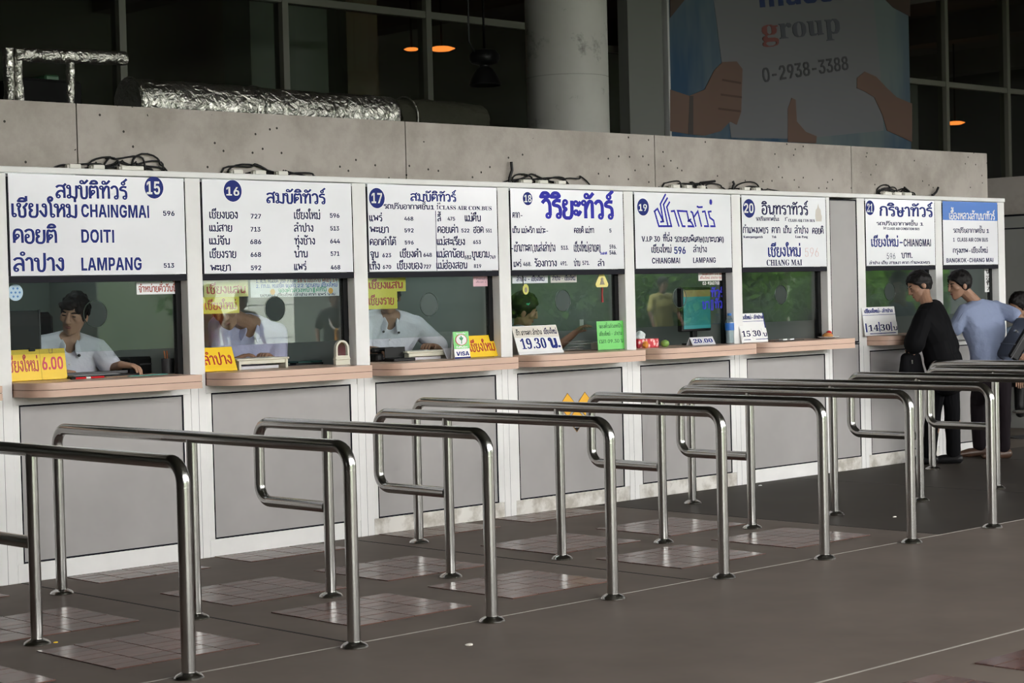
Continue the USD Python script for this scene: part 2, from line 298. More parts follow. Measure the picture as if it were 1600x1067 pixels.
SIGN_TEXT={
15:[('c',.919,2.141,.062),('15',.869,.958,2.102,.072,'w'),('สมบัติทัวร์',.289,.746,2.072,.069,'b'),('เชียงใหม่',.02,.42,1.966,.071,'b'),('CHAINGMAI',.446,.881,1.968,.07,'b'),('596',.975,1.051,1.982,.027,'n'),('ดอยติ',.023,.29,1.826,.071,'b'),('DOITI',.441,.648,1.828,.071,'b'),('ลำปาง',.02,.329,1.674,.07,'b'),('LAMPANG',.436,.822,1.674,.07,'b'),('513',.969,1.038,1.686,.025,'n')],
16:[('c',1.461,2.133,.063),('16',1.414,1.507,2.105,.05,'w'),('สมบัติทัวร์',1.702,2.152,2.067,.059,'b'),('เชียงของ',1.291,1.492,1.971,.038,'n'),('727',1.586,1.659,1.972,.027,'n'),('เชียงใหม่',1.905,2.104,1.974,.04,'n'),('596',2.18,2.253,1.983,.027,'n'),('แม่สาย',1.288,1.449,1.895,.036,'n'),('713',1.582,1.652,1.895,.027,'n'),('ลำปาง',1.902,2.049,1.897,.038,'n'),('513',2.18,2.248,1.905,.026,'n'),('แม่จัน',1.285,1.43,1.819,.036,'n'),('686',1.577,1.655,1.821,.027,'n'),('ทุ่งช้าง',1.902,2.059,1.819,.038,'n'),('644',2.177,2.252,1.826,.027,'n'),('เชียงราย',1.285,1.472,1.741,.038,'n'),('668',1.577,1.651,1.745,.027,'n'),('น่าน',1.899,2.0,1.741,.038,'n'),('571',2.178,2.245,1.749,.027,'n'),('พะเยา',1.286,1.431,1.664,.035,'n'),('592',1.576,1.649,1.667,.027,'n'),('แพร่',1.895,1.987,1.664,.038,'n'),('468',2.175,2.249,1.666,.026,'n')],
17:[('c',2.557,2.11,.063),('17',2.513,2.599,2.078,.063,'w'),('สมบัติทัวร์',2.834,3.23,2.098,.046,'b'),('รถปรับอากาศชั้น1',2.611,3.034,2.045,.027,'n'),('1',3.056,3.071,2.047,.029,'s'),('st',3.061,3.09,2.08,.013,'s'),('CLASS AIR CON.BUS',3.078,3.541,2.046,.027,'s'),('แพร่',2.492,2.596,1.965,.037,'n'),('468',2.779,2.853,1.972,.024,'n'),('ลี้',3.06,3.092,1.97,.033,'n'),('475',3.148,3.212,1.975,.024,'n'),('แม่ตืน',3.299,3.441,1.972,.039,'n'),('พะเยา',2.491,2.647,1.893,.037,'n'),('592',2.778,2.853,1.897,.025,'n'),('ดอยเต่า',3.057,3.237,1.896,.038,'n'),('522',3.266,3.336,1.899,.024,'n'),('ฮอด',3.372,3.464,1.897,.039,'n'),('551',3.485,3.538,1.9,.024,'n'),('ดอกคำใต้',2.49,2.707,1.815,.037,'n'),('596',2.778,2.85,1.82,.024,'n'),('แม่สะเรียง',3.05,3.295,1.817,.038,'n'),('653',3.369,3.436,1.824,.024,'n'),('จุน',2.49,2.558,1.737,.037,'n'),('623',2.591,2.66,1.739,.025,'n'),('เชียงคำ',2.735,2.914,1.738,.038,'n'),('648',2.932,3.003,1.74,.025,'n'),('แม่ลาน้อย',3.047,3.285,1.736,.04,'n'),('682',3.287,3.348,1.725,.024,'n'),('ขุนยวม',3.353,3.511,1.735,.039,'n'),('749',3.516,3.565,1.724,.023,'n'),('เทิง',2.485,2.567,1.662,.037,'n'),('670',2.591,2.658,1.666,.024,'n'),('เชียงของ',2.708,2.92,1.664,.038,'n'),('727',2.931,2.994,1.665,.025,'n'),('แม่ฮ่องสอน',3.04,3.309,1.663,.039,'n'),('819',3.369,3.433,1.666,.024,'n'),('l',3.045,2.037,3.031,1.648)],
18:[('c',3.878,2.13,.044),('18',3.845,3.913,2.105,.049,'w'),('วิริยะทัวร์',3.988,4.73,2.003,.121,'u'),('ตาก-',3.733,3.823,1.999,.036,'n'),('เถิน แม่พริก แม่วะ-',3.73,4.064,1.898,.032,'n'),('ดอยติ แม่ทา',4.319,4.518,1.901,.033,'n'),('5',4.675,4.695,1.906,.026,'n'),('-เข้าเกาะคา,ขนส่งลำปาง',3.715,4.131,1.774,.044,'n'),('513.',4.187,4.26,1.785,.027,'n'),('เชียงใหม่(อาเขต)',4.312,4.579,1.773,.046,'n'),('596.',4.673,4.744,1.791,.028,'n'),('546.',4.671,4.743,1.75,.029,'n'),('วันปกติ',4.573,4.644,1.751,.013,'u'),('แพร่',3.731,3.802,1.67,.035,'n'),('468.',3.821,3.897,1.675,.027,'n'),('ร้องกวาง',3.929,4.141,1.671,.038,'n'),('491.',4.176,4.246,1.677,.028,'n'),('น่าน',4.309,4.371,1.672,.036,'n'),('571.',4.395,4.464,1.679,.028,'n'),('ลำ',4.548,4.614,1.67,.034,'n')],
19:[('c',5.033,2.09,.061),('19',4.986,5.073,2.062,.048,'w'),('*',5.783,2.138,.024),('p',[(5.148,2.057),(5.187,2.08),(5.247,1.989),(5.215,1.985)]),('p',[(5.156,2.061),(5.198,1.954),(5.335,1.955),(5.289,2.094),(5.323,2.133)]),('p',[(5.247,1.989),(5.22,2.114),(5.28,2.188)]),('p',[(5.298,1.955),(5.254,2.111),(5.3,2.162)]),('p',[(5.333,2.063),(5.37,2.067),(5.419,1.952)]),('p',[(5.489,1.955),(5.457,1.956),(5.407,2.068),(5.509,2.065),(5.528,2.0),(5.559,1.985),(5.58,1.955),(5.515,1.956)]),('p',[(5.555,2.009),(5.517,1.991)]),('p',[(5.552,2.066),(5.573,2.056),(5.607,1.953)]),('p',[(5.582,2.02),(5.633,2.067),(5.672,1.954)]),('p',[(5.681,2.064),(5.714,2.068),(5.749,1.958),(5.7,1.958)]),('p',[(5.788,2.069),(5.753,2.065),(5.768,2.022),(5.811,2.001),(5.823,1.958),(5.771,1.958)]),('p',[(5.623,2.104),(5.645,2.097),(5.688,2.1)]),('V.I.P 30',5.011,5.205,1.842,.038,'n'),('ที่นั่ง',5.238,5.339,1.843,.036,'n'),('รถนอนพิเศษ(เบาะนวด)',5.365,5.922,1.84,.038,'n'),('เชียงใหม่',5.112,5.328,1.763,.04,'n'),('596',5.359,5.485,1.753,.051,'b'),('ลำปาง',5.571,5.725,1.764,.038,'n'),('CHIANGMAI',5.116,5.42,1.684,.041,'n'),('LAMPANG',5.568,5.824,1.686,.039,'n')],
20:[('c',6.23,2.097,.071),('20',6.169,6.282,2.062,.072,'w'),('อินทราทัวร์',6.38,6.965,2.055,.069,'n'),('รถปรับอากาศชั้น1',6.31,6.596,2.006,.023,'n'),('1',6.664,6.682,2.008,.024,'s'),('st',6.68,6.701,2.029,.01,'s'),('CLASS AIR CON BUS',6.709,7.044,2.0,.022,'s'),('กำแพงเพชร',6.151,6.457,1.909,.045,'n'),('ตาก',6.499,6.604,1.91,.045,'n'),('เถิน',6.644,6.742,1.911,.042,'n'),('ลำปาง',6.784,6.958,1.91,.044,'n'),('ดอยติ',7.01,7.156,1.908,.044,'n'),('Kamrpangpetch',6.155,6.388,1.872,.019,'s'),('Tak',6.5,6.556,1.873,.019,'s'),('Lam Pang',6.792,6.95,1.874,.02,'s'),('เชียงใหม่',6.449,6.856,1.73,.07,'b'),('CHIANG MAI',6.43,6.87,1.66,.047,'s'),('596',6.913,7.087,1.727,.067,'r'),('g',7.094,2.076,.05,.07)],
21:[('c',7.788,2.124,.06),('21',7.747,7.825,2.088,.07,'ws'),('กริษาทัวร์',7.922,8.694,2.059,.076,'b'),('รถปรับอากาศชั้น 1',7.875,8.546,1.983,.025,'n'),('1st',7.967,8.009,1.949,.021,'n'),('CLASS AIR CONDITION BUS',8.023,8.488,1.945,.02,'n'),('เชียงใหม่',7.795,8.178,1.808,.061,'b'),('-',8.195,8.24,1.815,.058,'b'),('CHIANGMAI',8.254,8.654,1.808,.061,'n'),('596',8.012,8.128,1.703,.048,'t'),('บาท.',8.215,8.377,1.711,.043,'n'),('ลำปาง เถิน สามเงา ตาก กำแพงเพชร',7.762,8.633,1.662,.02,'n')],
22:[('h',8.835,2.196,9.697,2.035),('เอื้องหลวงล้านนาทัวร์',8.936,9.657,2.043,.053,'w'),('รถปรับอากาศชั้น 1',8.996,9.56,1.927,.033,'n'),('1',8.993,9.015,1.85,.031,'n'),('CLASS AIR CON BUS',9.058,9.539,1.85,.033,'n'),('กรุงเทพ-เชียงใหม่',8.987,9.533,1.753,.035,'n'),('BANGKOK-CHIANG MAI',8.884,9.618,1.67,.036,'n')]}

# ------------------------------------------------------------------ the ticket hall: floor, canopy, walls
LEFT = [0, 1.2396, 2.4763, 3.7115, 4.9363, 6.1365, 7.7192, 8.8344]
RIGHT = [1.123, 2.355, 3.5932, 4.8242, 6.0164, 7.1934, 8.7189, 9.7032]
NUM = [15, 16, 17, 18, 19, 20, 21, 22]
ZS0, ZS1, END = 1.647, 2.2, 9.817
random.seed(4); rng = np.random.default_rng(7)

flo = thing('floor', 'dark grey concrete floor with patches of red-brown clay tiles', 'floor', kind='structure')
obj('concrete_slab', bx(-14, 30, -11, 12, -.2, 0), floorm, flo)
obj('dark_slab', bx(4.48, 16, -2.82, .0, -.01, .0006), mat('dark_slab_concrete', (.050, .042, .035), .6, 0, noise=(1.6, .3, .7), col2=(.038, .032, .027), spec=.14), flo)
def strip(x0, x1, y0, y1, m, n, z=.0012): obj(n, bx(x0, x1, y0, y1, -.01, z), m, flo)
for y in (-2.83, -4.845): strip(-6, 16, y-.006, y+.006, whitestrip, 'joint_strip')
for x in (-4.44, -2.21, .017, 2.245, 4.475, 6.7, 8.93, 11.16):
    strip(x-.007, x+.007, -2.82, 0, darkjoint, 'expansion_joint')
TW, TH_, tiles, small = .18, .0905, [], []
for j in range(-4, 4):
    for x0 in (.27+2.23*j, 1.257+2.23*j):
        if x0 > 4 or x0 < -5: continue
        for y1, rows in ((-.0, 4), (-.935, 7), (-1.88, 7), (-5.095, 7)):
            if y1 < -5 and x0 > 2.6: continue
            for a in range(4):
                for b in range(rows):
                    g = .0035; x, y = x0+a*TW, y1-(b+1)*TH_
                    h = .0035+.0012*rng.random()
                    tiles.append((math.dist((x, y), EYE[:2]), bx(x+g, x+TW-g, y+g*.7, y+TH_-g*.7, -.004, h), rng.integers(3), (x, y)))
def seen(x, y):
    d = np.array([x, y, 0])-EYE; z = d@FW; return -20 < 800+FPX*(d@RT)/z < 1620 and 533-FPX*(d@UPV)/z < 1085
tiles.sort(key=lambda t: (not seen(*t[3]), t[0]))
for k, t in enumerate(tiles[:290]): obj('clay_tile', t[1], tilem[t[2]], flo)
obj('clay_tile_field', cat(*[t[1] for t in tiles[290:]]), tilem[0], flo, kind='stuff')

canopy = mat('canopy_concrete', (.16, .155, .145), .8, noise=(.8, .3, .7), col2=(.12, .115, .11))
cl = thing('ceiling', 'dark concrete canopy high over the ticket hall', 'ceiling', kind='structure')
obj('soffit', bx(-14, 30, -11, 12, 5.6, 5.9), canopy, cl)
obj('added_edge_beam', bx(-14, 30, -11, -10.7, 5.1, 5.6), canopy, cl)  # added beam, unseen, keeps sky reflections off the hall glass
for x in range(-12, 30, 4): obj('canopy_beam', bx(x-.2, x+.2, -10.7, 12, 5.2, 5.6), canopy, cl)
rear = thing('wall_rear_added', 'added unseen dark rear wall on the near left side', 'wall', kind='structure')
obj('wall_slab', bx(-14, -4.5, -11.2, -11, 0, 5.6), mat('rear_wall_paint', (.10, .10, .10), .7), rear)  # added behind the camera so the rails mirror a dark side
lf = thing('wall_left', 'dark end wall of the hall far to the left', 'wall', kind='structure')
obj('wall_slab', bx(-14.2, -14, -11, 12, 0, 5.6), C('rear_wall_paint2', (.10, .10, .10), .7), lf)

# ------------------------------------------------------------------ the row of ticket booths
tr = thing('trim_4', 'white aluminium pillars and top rail framing the booth windows', 'frame', kind='structure')
wf = thing('wall_front', 'white aluminium framed front of the ticket booths with grey panels below the counters', 'booth front', kind='structure')
def lower(x0, x1, p0, p1, z1=1.0, zp=.955, dirty=False, k=''):
    "one bay below the counter: kick rail, stiles, black gasket, grey panel"
    a = alu_dirty if dirty else alu
    obj('kick_rail', bx(x0, x1, .0, .10, 0, .102, .003), a, wf)
    obj('counter_rail', bx(x0, x1, .0, .10, zp, z1, .002), alu, wf)
    obj('stile', bx(x0, p0, .0, .10, .102, zp), alu, wf); obj('stile', bx(p1, x1, .0, .10, .102, zp), alu, wf)
    g = .009
    q = sbox(p0, .102, p1, zp).difference(sbox(p0+g, .102+g, p1-g, zp-g))
    obj('gasket', extr(q, .001, .05), gasket, wf)
    obj('lower_panel', bx(p0+g, p1-g, .005, .03, .102+g, zp-g), panelm, wf)
PIL = [(-.125, -.006)]+[(RIGHT[i]+.005, LEFT[i+1]-.006) for i in range(5)]+[(7.199, 7.244), (7.610, 7.713), (8.724, 8.828), (9.709, END)]
for i, (a, b) in enumerate(PIL):
    obj('pillar', bx(a, b, -.003, .13, 0, 2.2, .003), alu, tr)
    if b-a > .08: obj('pillar_groove', bx((a+b)/2-.0015, (a+b)/2+.0015, -.0034, 0, 0, 1.0), C('groove', (.3, .3, .3), .6), tr)
for i in range(8):
    x0, x1 = LEFT[i]-.006, RIGHT[i]+.005
    lower(x0, x1, x0+.036, x1-.05, dirty=i in (2, 3, 4, 6))
lower(-1.3, -.125, -1.2, -.17)
# blank bay between booths 20 and 21
q = sbox(7.244, 1.03, 7.610, 2.185); obj('gasket', extr(q.difference(sbox(7.253, 1.04, 7.601, 2.176)), .0, .05), gasket, tr)
obj('blank_panel', bx(7.253, 7.601, .004, .03, 1.04, 2.176), panelm, tr)
q = sbox(7.244, .1, 7.610, 1.022); obj('gasket', extr(q.difference(sbox(7.252, .108, 7.602, 1.013)), .0, .05), gasket, wf)
obj('lower_panel', bx(7.252, 7.602, .004, .03, .108, 1.013), panelm, wf)
obj('kick_rail', bx(7.244, 7.61, 0, .1, 0, .1, .003), alu_dirty, wf)
obj('top_rail', bx(-1.3, END+.004, -.012, .13, 2.202, 2.236, .004), alu, tr)
obj('end_panel', bx(END-.03, END, .0, 2.0, 0, 2.2), alu, tr)
for i in range(8):
    x0, x1 = LEFT[i]-.006, RIGHT[i]+.005
    w = thing(f'window_{i+1}', f'glazed ticket window of booth {NUM[i]} with a round speaking hole', 'window', kind='structure')
    obj('head_bar', bx(x0, x1, .0, .10, 1.612, 1.645), gasket, w)
    obj('jamb', bx(x0, x0+.014, .066, .10, 1.06, 1.612), dark, w); obj('jamb', bx(x1-.035, x1, .066, .10, 1.06, 1.612), dark, w)
    g = sbox(x0+.014, 1.225, x1-.035, 1.614); hx = x0+.573 if i < 6 else x0+.45
    g = g.difference(Point(hx, 1.434).buffer(.075, quad_segs=12))
    obj('pane', extr(g, .078, .084), pane, w)
    t = np.linspace(0, 2*np.pi, 41)
    obj('speaking_hole_rim', tube(np.c_[hx+.075*np.cos(t), np.full(41, .081), 1.434+.075*np.sin(t)], .0028, 6, False), C('hole_edge', (.05, .07, .06), .25), w)

# counters
def counter(i, x0, x1, label, ya=.30):
    t = thing('counter', label, 'counter', (0, 0, 0))
    zt, zb, d, r = 1.076, 1.0, .25, .16
    g = sbox(x0, -d, x1, 0).difference(sbox(x0, -d, x0+r, -d+r)).union(Point(x0+r, -d+r).buffer(r, quad_segs=10))
    inner = sbox(x0+.012, -.02, min(x1+.03, x0+1.06), ya)
    def slab(z0, z1, off=0.0):
        q = g.buffer(-off) if off else g
        q = q.union(inner); m = trimesh.creation.extrude_polygon(q, z1-z0, engine='earcut'); m.apply_translation((0, 0, z0)); return m
    obj('top_slab', slab(1.040, zt), laminate, t, smooth=30)
    obj('joint_line', slab(1.036, 1.040, .003), laminate_line, t)
    obj('bottom_slab', slab(zb, 1.036), laminate, t, smooth=30)
counter(-1, -1.27, -.20, 'peach laminate counter end cut off by the left edge of the photo')
CL = ['peach laminate counter holding the yellow 6.00 card', 'peach laminate counter holding the small arched mirror and a plain yellow card', 'peach laminate counter holding the green VISA sign',
      'peach laminate counter holding the white 19.30 card and the green sheet', 'peach laminate counter holding the water bottle and red tissue box', 'peach laminate counter holding the 15 30 card and the plate of food', 'peach laminate counter before the black-suited man, holding the 14 30 card']
for i in range(7):
    counter(i, LEFT[i]-.0, LEFT[i]+(1.04 if i < 5 else 1.07 if i == 5 else .85), CL[i])
t = thing('counter', 'narrow pale grey sill under the window of the last booth with the blue-headed sign', 'counter')
obj('top_slab', bx(8.83, 9.70, -.06, .3, 1.0, 1.05, .004), C('grey_sill', (.6, .6, .6), .4), t)

# signs
def poly(txt, x0, x1, z, h, st):
    kind = 'serif' if 's' in st else 'sans'
    thai = any(0xe00 < ord(c) < 0xe80 for c in txt)
    sw = {'b': .165, 'n': .15, 'w': .16, 'u': .2, 'r': .08, 't': .09}.get(st[0], .13)
    wt = {'b': 700, 'n': 620, 'w': 700, 'u': 700, 'r': 200, 't': 250}.get(st[0], 500)
    if thai and st[0] == 'n' and h > .05: sw = .155
    g = shape(txt, sw, kind, wt, 4 if h > .06 else 2)
    a, _, b, _ = g.bounds
    return affinity.affine_transform(g, [(x1-x0)/(b-a), 0, 0, h, x0-a*(x1-x0)/(b-a), z])
INK = {'b': navy, 'n': ink, 's': ink, 'w': white, 'u': ultra, 'r': pinkpen, 't': ink}
SLAB = {15: 'white sign of booth 15 with large Thai names beside CHAINGMAI, DOITI and LAMPANG', 16: 'white sign of booth 16 with two columns of Thai towns and fares', 17: 'white sign of booth 17 split by a thin vertical line between its lists of fares',
        18: 'white sign of booth 18 with an oversized bright blue Thai title', 19: 'white sign of booth 19 with an angular flame-like blue logo and a small sun', 20: 'white sign of booth 20 with a faded pink handwritten 596',
        21: 'white sign of booth 21 above the man in the black suit', 22: 'white sign with a sky blue header, last of the row, BANGKOK-CHIANG MAI'}
for i, n in enumerate(NUM):
    x0, x1 = LEFT[i], RIGHT[i]
    s = thing('booth_sign', SLAB[n], 'sign')
    obj('face', bx(x0+.006, x1-.003, -.004, .06, ZS0+.002, ZS1-.003), signwhite, s)
    for e0, e1 in ((x0-.004, x0+.006), (x1-.003, x1+.004)): obj('edge_trim', bx(e0, e1, -.0035, .06, ZS0, ZS1-.02), gasket, s)
    for e in SIGN_TEXT[n]:
        if e[0] == 'c': obj('number_disc', extr(affinity.scale(Point(e[1], e[2]).buffer(1, quad_segs=16), e[3]*1.0, e[3]*1.0), -.0052, -.004), navy, s)
        elif e[0] == '*':
            a = np.linspace(0, 2*np.pi, 33)[:-1]; r = np.where(np.arange(32) % 2, e[3], e[3]*.66)
            obj('sun_emblem', extr(Polygon(np.c_[e[1]+r*np.cos(a)*.8, e[2]+r*np.sin(a)]), -.0052, -.004), ultra, s)
        elif e[0] == 'g':
            x, z, w, h = e[1:]; p = [(0, 1), (.25, .55), (.65, .35), (.8, -.2), (1, -.4), (.9, -1), (-.7, -1), (-.9, -.4), (-.7, .3), (-.3, .5)]
            obj('faded_emblem', extr(Polygon([(x+w*a*.9, z+h*b) for a, b in p]), -.0048, -.004), tanfade, s)
        elif e[0] == 'l': obj('dividing_line', bx(e[1]-.002, e[1]+.002, -.005, -.004, e[4], e[2]), ink, s)
        elif e[0] == 'h': obj('header_band', bx(x0+.006, x1-.003, -.0052, -.004, e[4], ZS1-.004), skyblue, s)
        elif e[0] == 'p':
            obj('logo_stroke', extr(LineString(e[1]).buffer(.0068, cap_style='flat', join_style='mitre'), -.0052, -.004), ultra, s)
        else:
            st = e[5]; m = INK[st[0]]
            try: obj('lettering', extr(poly(*e[:5], st), -.0068 if st[0] == 'w' else -.0054, -.004), m, s)
            except Exception as ex: print('text', e, ex)

# fascia, roof, interior shell
fa = thing('trim_1', 'stained concrete fascia over the booth signs in 2.4 m panels', 'fascia', kind='structure')
ed = [-1.9, .496, 2.896, 5.288, 7.69, 9.72]
for a, b in zip(ed[:-1], ed[1:]):
    zt = lambda x: 2.602+.0039*x
    g = Polygon([(a+.004, 2.2), (b-.004, 2.2), (b-.004, zt(b)), (a+.004, zt(a))]); m = extr(g, .10, .16); obj('fascia_panel', m, concrete, fa)
obj('joint_filler', bx(-1.8, 9.6, .125, .155, 2.25, 2.55), C('filler', (.05, .045, .04), .9), fa)
rf = thing('trim_2', 'grey flat roof of the ticket booths behind the fascia', 'roof', kind='structure')
obj('roof_slab', bx(-1.9, 9.72, .16, 2.1, 2.21, 2.5), C('roof_concrete', (.18, .17, .16), .8), rf)
iw = thing('wall_back', 'grey-green back wall inside the booths', 'wall', kind='structure')
obj('wall_sheet', bx(-1.3, END, 1.6, 1.68, 0, 2.21), innerwall, iw)
SIDE = ['the woman clerk of booth 15', 'the lavender-shirted clerk', 'the VISA sign', 'the green sheet', 'the water bottle', 'the food plate', 'the blank panel', 'the black-suited man', 'the blue-headed sign']
for (a, b), s_ in zip(PIL[1:], SIDE):
    x = (a+b)/2; pw = thing('wall_inner', 'grey-green partition inside the booths just right of '+s_, 'wall', kind='structure')
    obj('partition', bx(x-.02, x+.02, .14, 1.595, 0, 2.205), innerwall, pw)
p = at(156, 500, 1.55)[0]
obj('inner_post', bx(p-.05, p+.04, 1.53, 1.6, 0, 2.2), innerwhite, iw); obj('post_black_edge', bx(p-.085, p-.05, 1.55, 1.6, 0, 2.2), dark, iw)  # black edge strip on the left of the white post
dk = thing('trim_3', 'dark inner work surface behind the ticket windows', 'desk', kind='structure')
for i in range(8): obj('desk_top', bx(LEFT[i]+.0, RIGHT[i]-.0, .31, .62, 1.0, 1.04), C('desk_dark', (.06, .06, .06), .4), dk)

# rails
def make_rail(kind, label, x):
    t = thing('queue_rail', label, 'railing', (x, 0, 0), 0, 'stainless steel queue rails in front of the booths')
    zc, r, yf, ym = .853, .0285, -2.9, -1.73
    p = [(0, yf, .01), (0, yf, zc)]
    p += [(0, -1.16, zc), (0, -1.16, .447), (0, ym+.02, .447)] if kind == 'h' else [(0, -.515, zc), (0, -.515, .01)]
    obj('bent_tube', tube(fillet(p, .085, 9), r, 20), steel, t, smooth=40)
    obj('middle_post', tube([(0, ym, .01), (0, ym, .4), (0, ym, zc-.012)], r*.93, 20), steel, t, smooth=40)
    fl = [(0, 0), (.058, 0), (.060, .004), (.056, .012), (.046, .019), (.034, .024), (.0305, .027), (.0, .027)]
    for y in [yf, ym]+([-.515] if kind == 'l' else []): obj('floor_flange', moved(lathe(fl, 28), (0, y, 0)), steel, t, smooth=40)
    for z in ([.75]): obj('weld_ring', moved(lathe([(0, 0), (r*1.012, 0), (r*1.02, .002), (r*1.012, .004), (0, .004)], 24), (0, yf, z)), steel, t, smooth=30)
    return t
RX = [-.88, -.045, .755, 1.557, 2.39, 3.24, 4.062, 4.91, 5.885, 6.846, 7.85]
kinds = 'hlhhlhhlhhl'
WORD = ['nearest', 'second', 'third', 'fourth', 'fifth', 'sixth', 'seventh', 'eighth', 'ninth', 'tenth', 'farthest, eleventh']
first = {}
for i, (x, k) in enumerate(zip(RX, kinds)):
    near = min(range(8), key=lambda j: abs((LEFT[j]+RIGHT[j])/2-x))
    lab = f'{WORD[i]} steel queue rail from the left, '+('wall end hooked back' if k == 'h' else 'wall end going down to the floor')
    if k in first: copy(first[k], lab, (x, 0, 0))
    else: first[k] = make_rail(k, lab, x)

# ------------------------------------------------------------------ things on the counters, panes and ledge
CT = 1.0765
def fit(txt, x0, x1, z, h, sw=.15, kind='sans', wt=700):
    g = shape(txt, sw, kind, wt, 3); a, _, b, _ = g.bounds
    return affinity.affine_transform(g, [(x1-x0)/(b-a), 0, 0, h, x0-a*(x1-x0)/(b-a), z])
def card(name, label, px0, px1, y, h, tilt, m, texts, catg='card', rz=0, back=True, z=CT, extra=None, thick=.004, x0=None):
    a = at(px0, 560, y)[0] if x0 is None else x0; b = at(px1, 560, y)[0]; w = b-a
    t = thing(name, label, catg, (a, y, z+.001), rz)
    zl = -.0042 if any(e_[0] == 'number_flap' for e_ in extra or []) else -.0022 if any(e_[0] == 'insert_strip' for e_ in extra or []) else -.0012
    lean = lambda q: moved(q, (0, 0, thick*math.sin(math.radians(tilt))), rx=-tilt)
    obj('front_plate', lean(bx(0, w, 0, thick, 0, h, .001)), m, t)
    if back:
        q = moved(bx(0, w, 0, thick, 0, h*.98, .001), (0, 2*h*math.sin(math.radians(tilt)), .0), rx=tilt*.98); obj('back_plate', q, m, t)
    for e in texts:
        s, u0, u1, v, hh, tm_ = e[:6]; kind, sw, wt = (e[6:]+('sans', .15, 700)[len(e)-6:])[:3]
        obj('lettering', lean(extr(fit(s, u0*w, u1*w, v*h, hh*h, sw, kind, wt), zl, min(zl+.0014, 0))), tm_, t)
    for e in extra or []:
        n, u0, u1, v0, v1, mm, d = e; obj(n, lean(bx(u0*w, u1*w, -d, 0, v0*h, v1*h)), mm, t)
    return t, w
c, w = card('fare_card', 'yellow card reading 6.00 in crimson, a black clip on its top edge', 5, 105, .17, .172, 9, yellow,
     [("เชียงใหม่", .05, .56, .3, .34, redink, 'sans', .15, 700), ("6.00", .62, .95, .32, .40, pinkred)], extra=[('fold_line', .595, .6, 0, 1, C('card_fold', (.55, .34, .01), .5), .0008)])
obj('binder_clip', bx(w*.43, w*.53, .02, .036, .160, .182, .002), dark, c); obj('paper_clip', tube(fillet([(w*.74, -.002+.02, .17), (w*.74, .016, .145), (w*.79, .016, .145), (w*.79, .018, .172)], .006, 4), .0012, 6), steel, c)
c, w = card('fare_card', 'yellow card with one red Thai word leaning beside the white tray', 317.5, 371, .03, .15, 22, yellow, [("ลำปาง", .07, .9, .28, .36, redink)])
c, w = card('fare_card', 'yellow card with red Thai word standing right of the VISA sign', 734, 780, .03, .15, 20, yellow, [("เชียงใหม่", .08, .92, .26, .36, redink)])
c, w = card('payment_sign', 'small green and white VISA card sign with a white oval emblem', 711, 735.5, -.02, .175, 6, white, [("VISA", .12, .92, .1, .15, navy, 'sans', .15, 800)], 'sign',
     extra=[('green_field', 0, 1, .36, 1, greenm, .0008), ('blue_edge', 0, 1, 0, .05, navy, .0008)])
e = affinity.scale(Point(w*.5, .175*.69).buffer(1, quad_segs=10), w*.33, .175*.19)
obj('oval_rim', moved(extr(affinity.scale(e, 1.14, 1.1), -.0018, -.0008), rx=-6), redink, c); obj('oval', moved(extr(e, -.0024, -.0018), rx=-6), white, c)
lf_ = union_all([LineString([(w*.5, .098), (w*.52, .128)]).buffer(.003)]+[affinity.rotate(affinity.scale(Point(w*.5+dx, .128+dz).buffer(1), .006, .012), r) for dx, dz, r in ((-.008, 0, 40), (.008, 0, -40), (0, .008, 0))])
obj('leaf_emblem', moved(extr(lf_, -.003, -.0024), rx=-6), C('emblem_green', (.02, .25, .08), .5), c); obj('lettering', moved(extr(fit('บัตรเครดิต', w*.2, w*.8, .158, .007, .2), -.0016, -.0008), rx=-6), white, c); obj('lettering', moved(extr(fit('ยินดีรับบัตร', w*.15, w*.85, .068, .009, .2), -.0016, -.0008), rx=-6), white, c)
c, w = card('departure_card', 'white leaning card reading 19.30 in large navy numerals', 811.5, 881, -.05, .205, 20, white,
     [("ถ้ำ เกาะคา ลำปาง", .06, .63, .68, .14, dark, 'sans', .13, 500), ("เชียงใหม่", .68, .97, .69, .14, ink, 'sans', .15, 700), ("19.30", .1, .66, .2, .36, navy, 'serif', .2, 700), ("น.", .72, .97, .2, .33, navy, 'sans', .24, 700)],
     extra=[('insert_strip', 0, .66, .60, .98, offwhite, .0006), ('insert_strip', .67, 1, .58, .98, offwhite, .0010), ('edge_lip', 0, 1, 0, .1, C('card_lip', (.72, .72, .74), .4), .005)])
c, w = card('notice_sheet', 'bright green handwritten sheet in a clear sleeve at the right jamb of booth 18', 935, 977, .02, .205, 3, greenm,
     [("จองตั๋วล่วงหน้า", .08, .92, .76, .1, C('dark_green_ink', (.02, .14, .03), .5), 'sans', .13, 500), ("เชียงใหม่ - ลำปาง", .08, .92, .5, .1, C('dark_green_ink'), 'sans', .13, 500), ("เวลา 09.30 น", .06, .94, .24, .12, C('dark_green_ink'), 'sans', .13, 500)], 'notice', back=False, extra=[('sleeve_edge', 0, 1, 0, .02, C('dark_green_ink'), .001)])
c, w = card('departure_card', 'small silver tent card reading 20.00 in front of the screen', 1083, 1119, .0, .065, 28, C('silver_card', (.62, .62, .66), .4), [("20.00", .1, .92, .25, .5, navy, 'serif', .2, 700)])
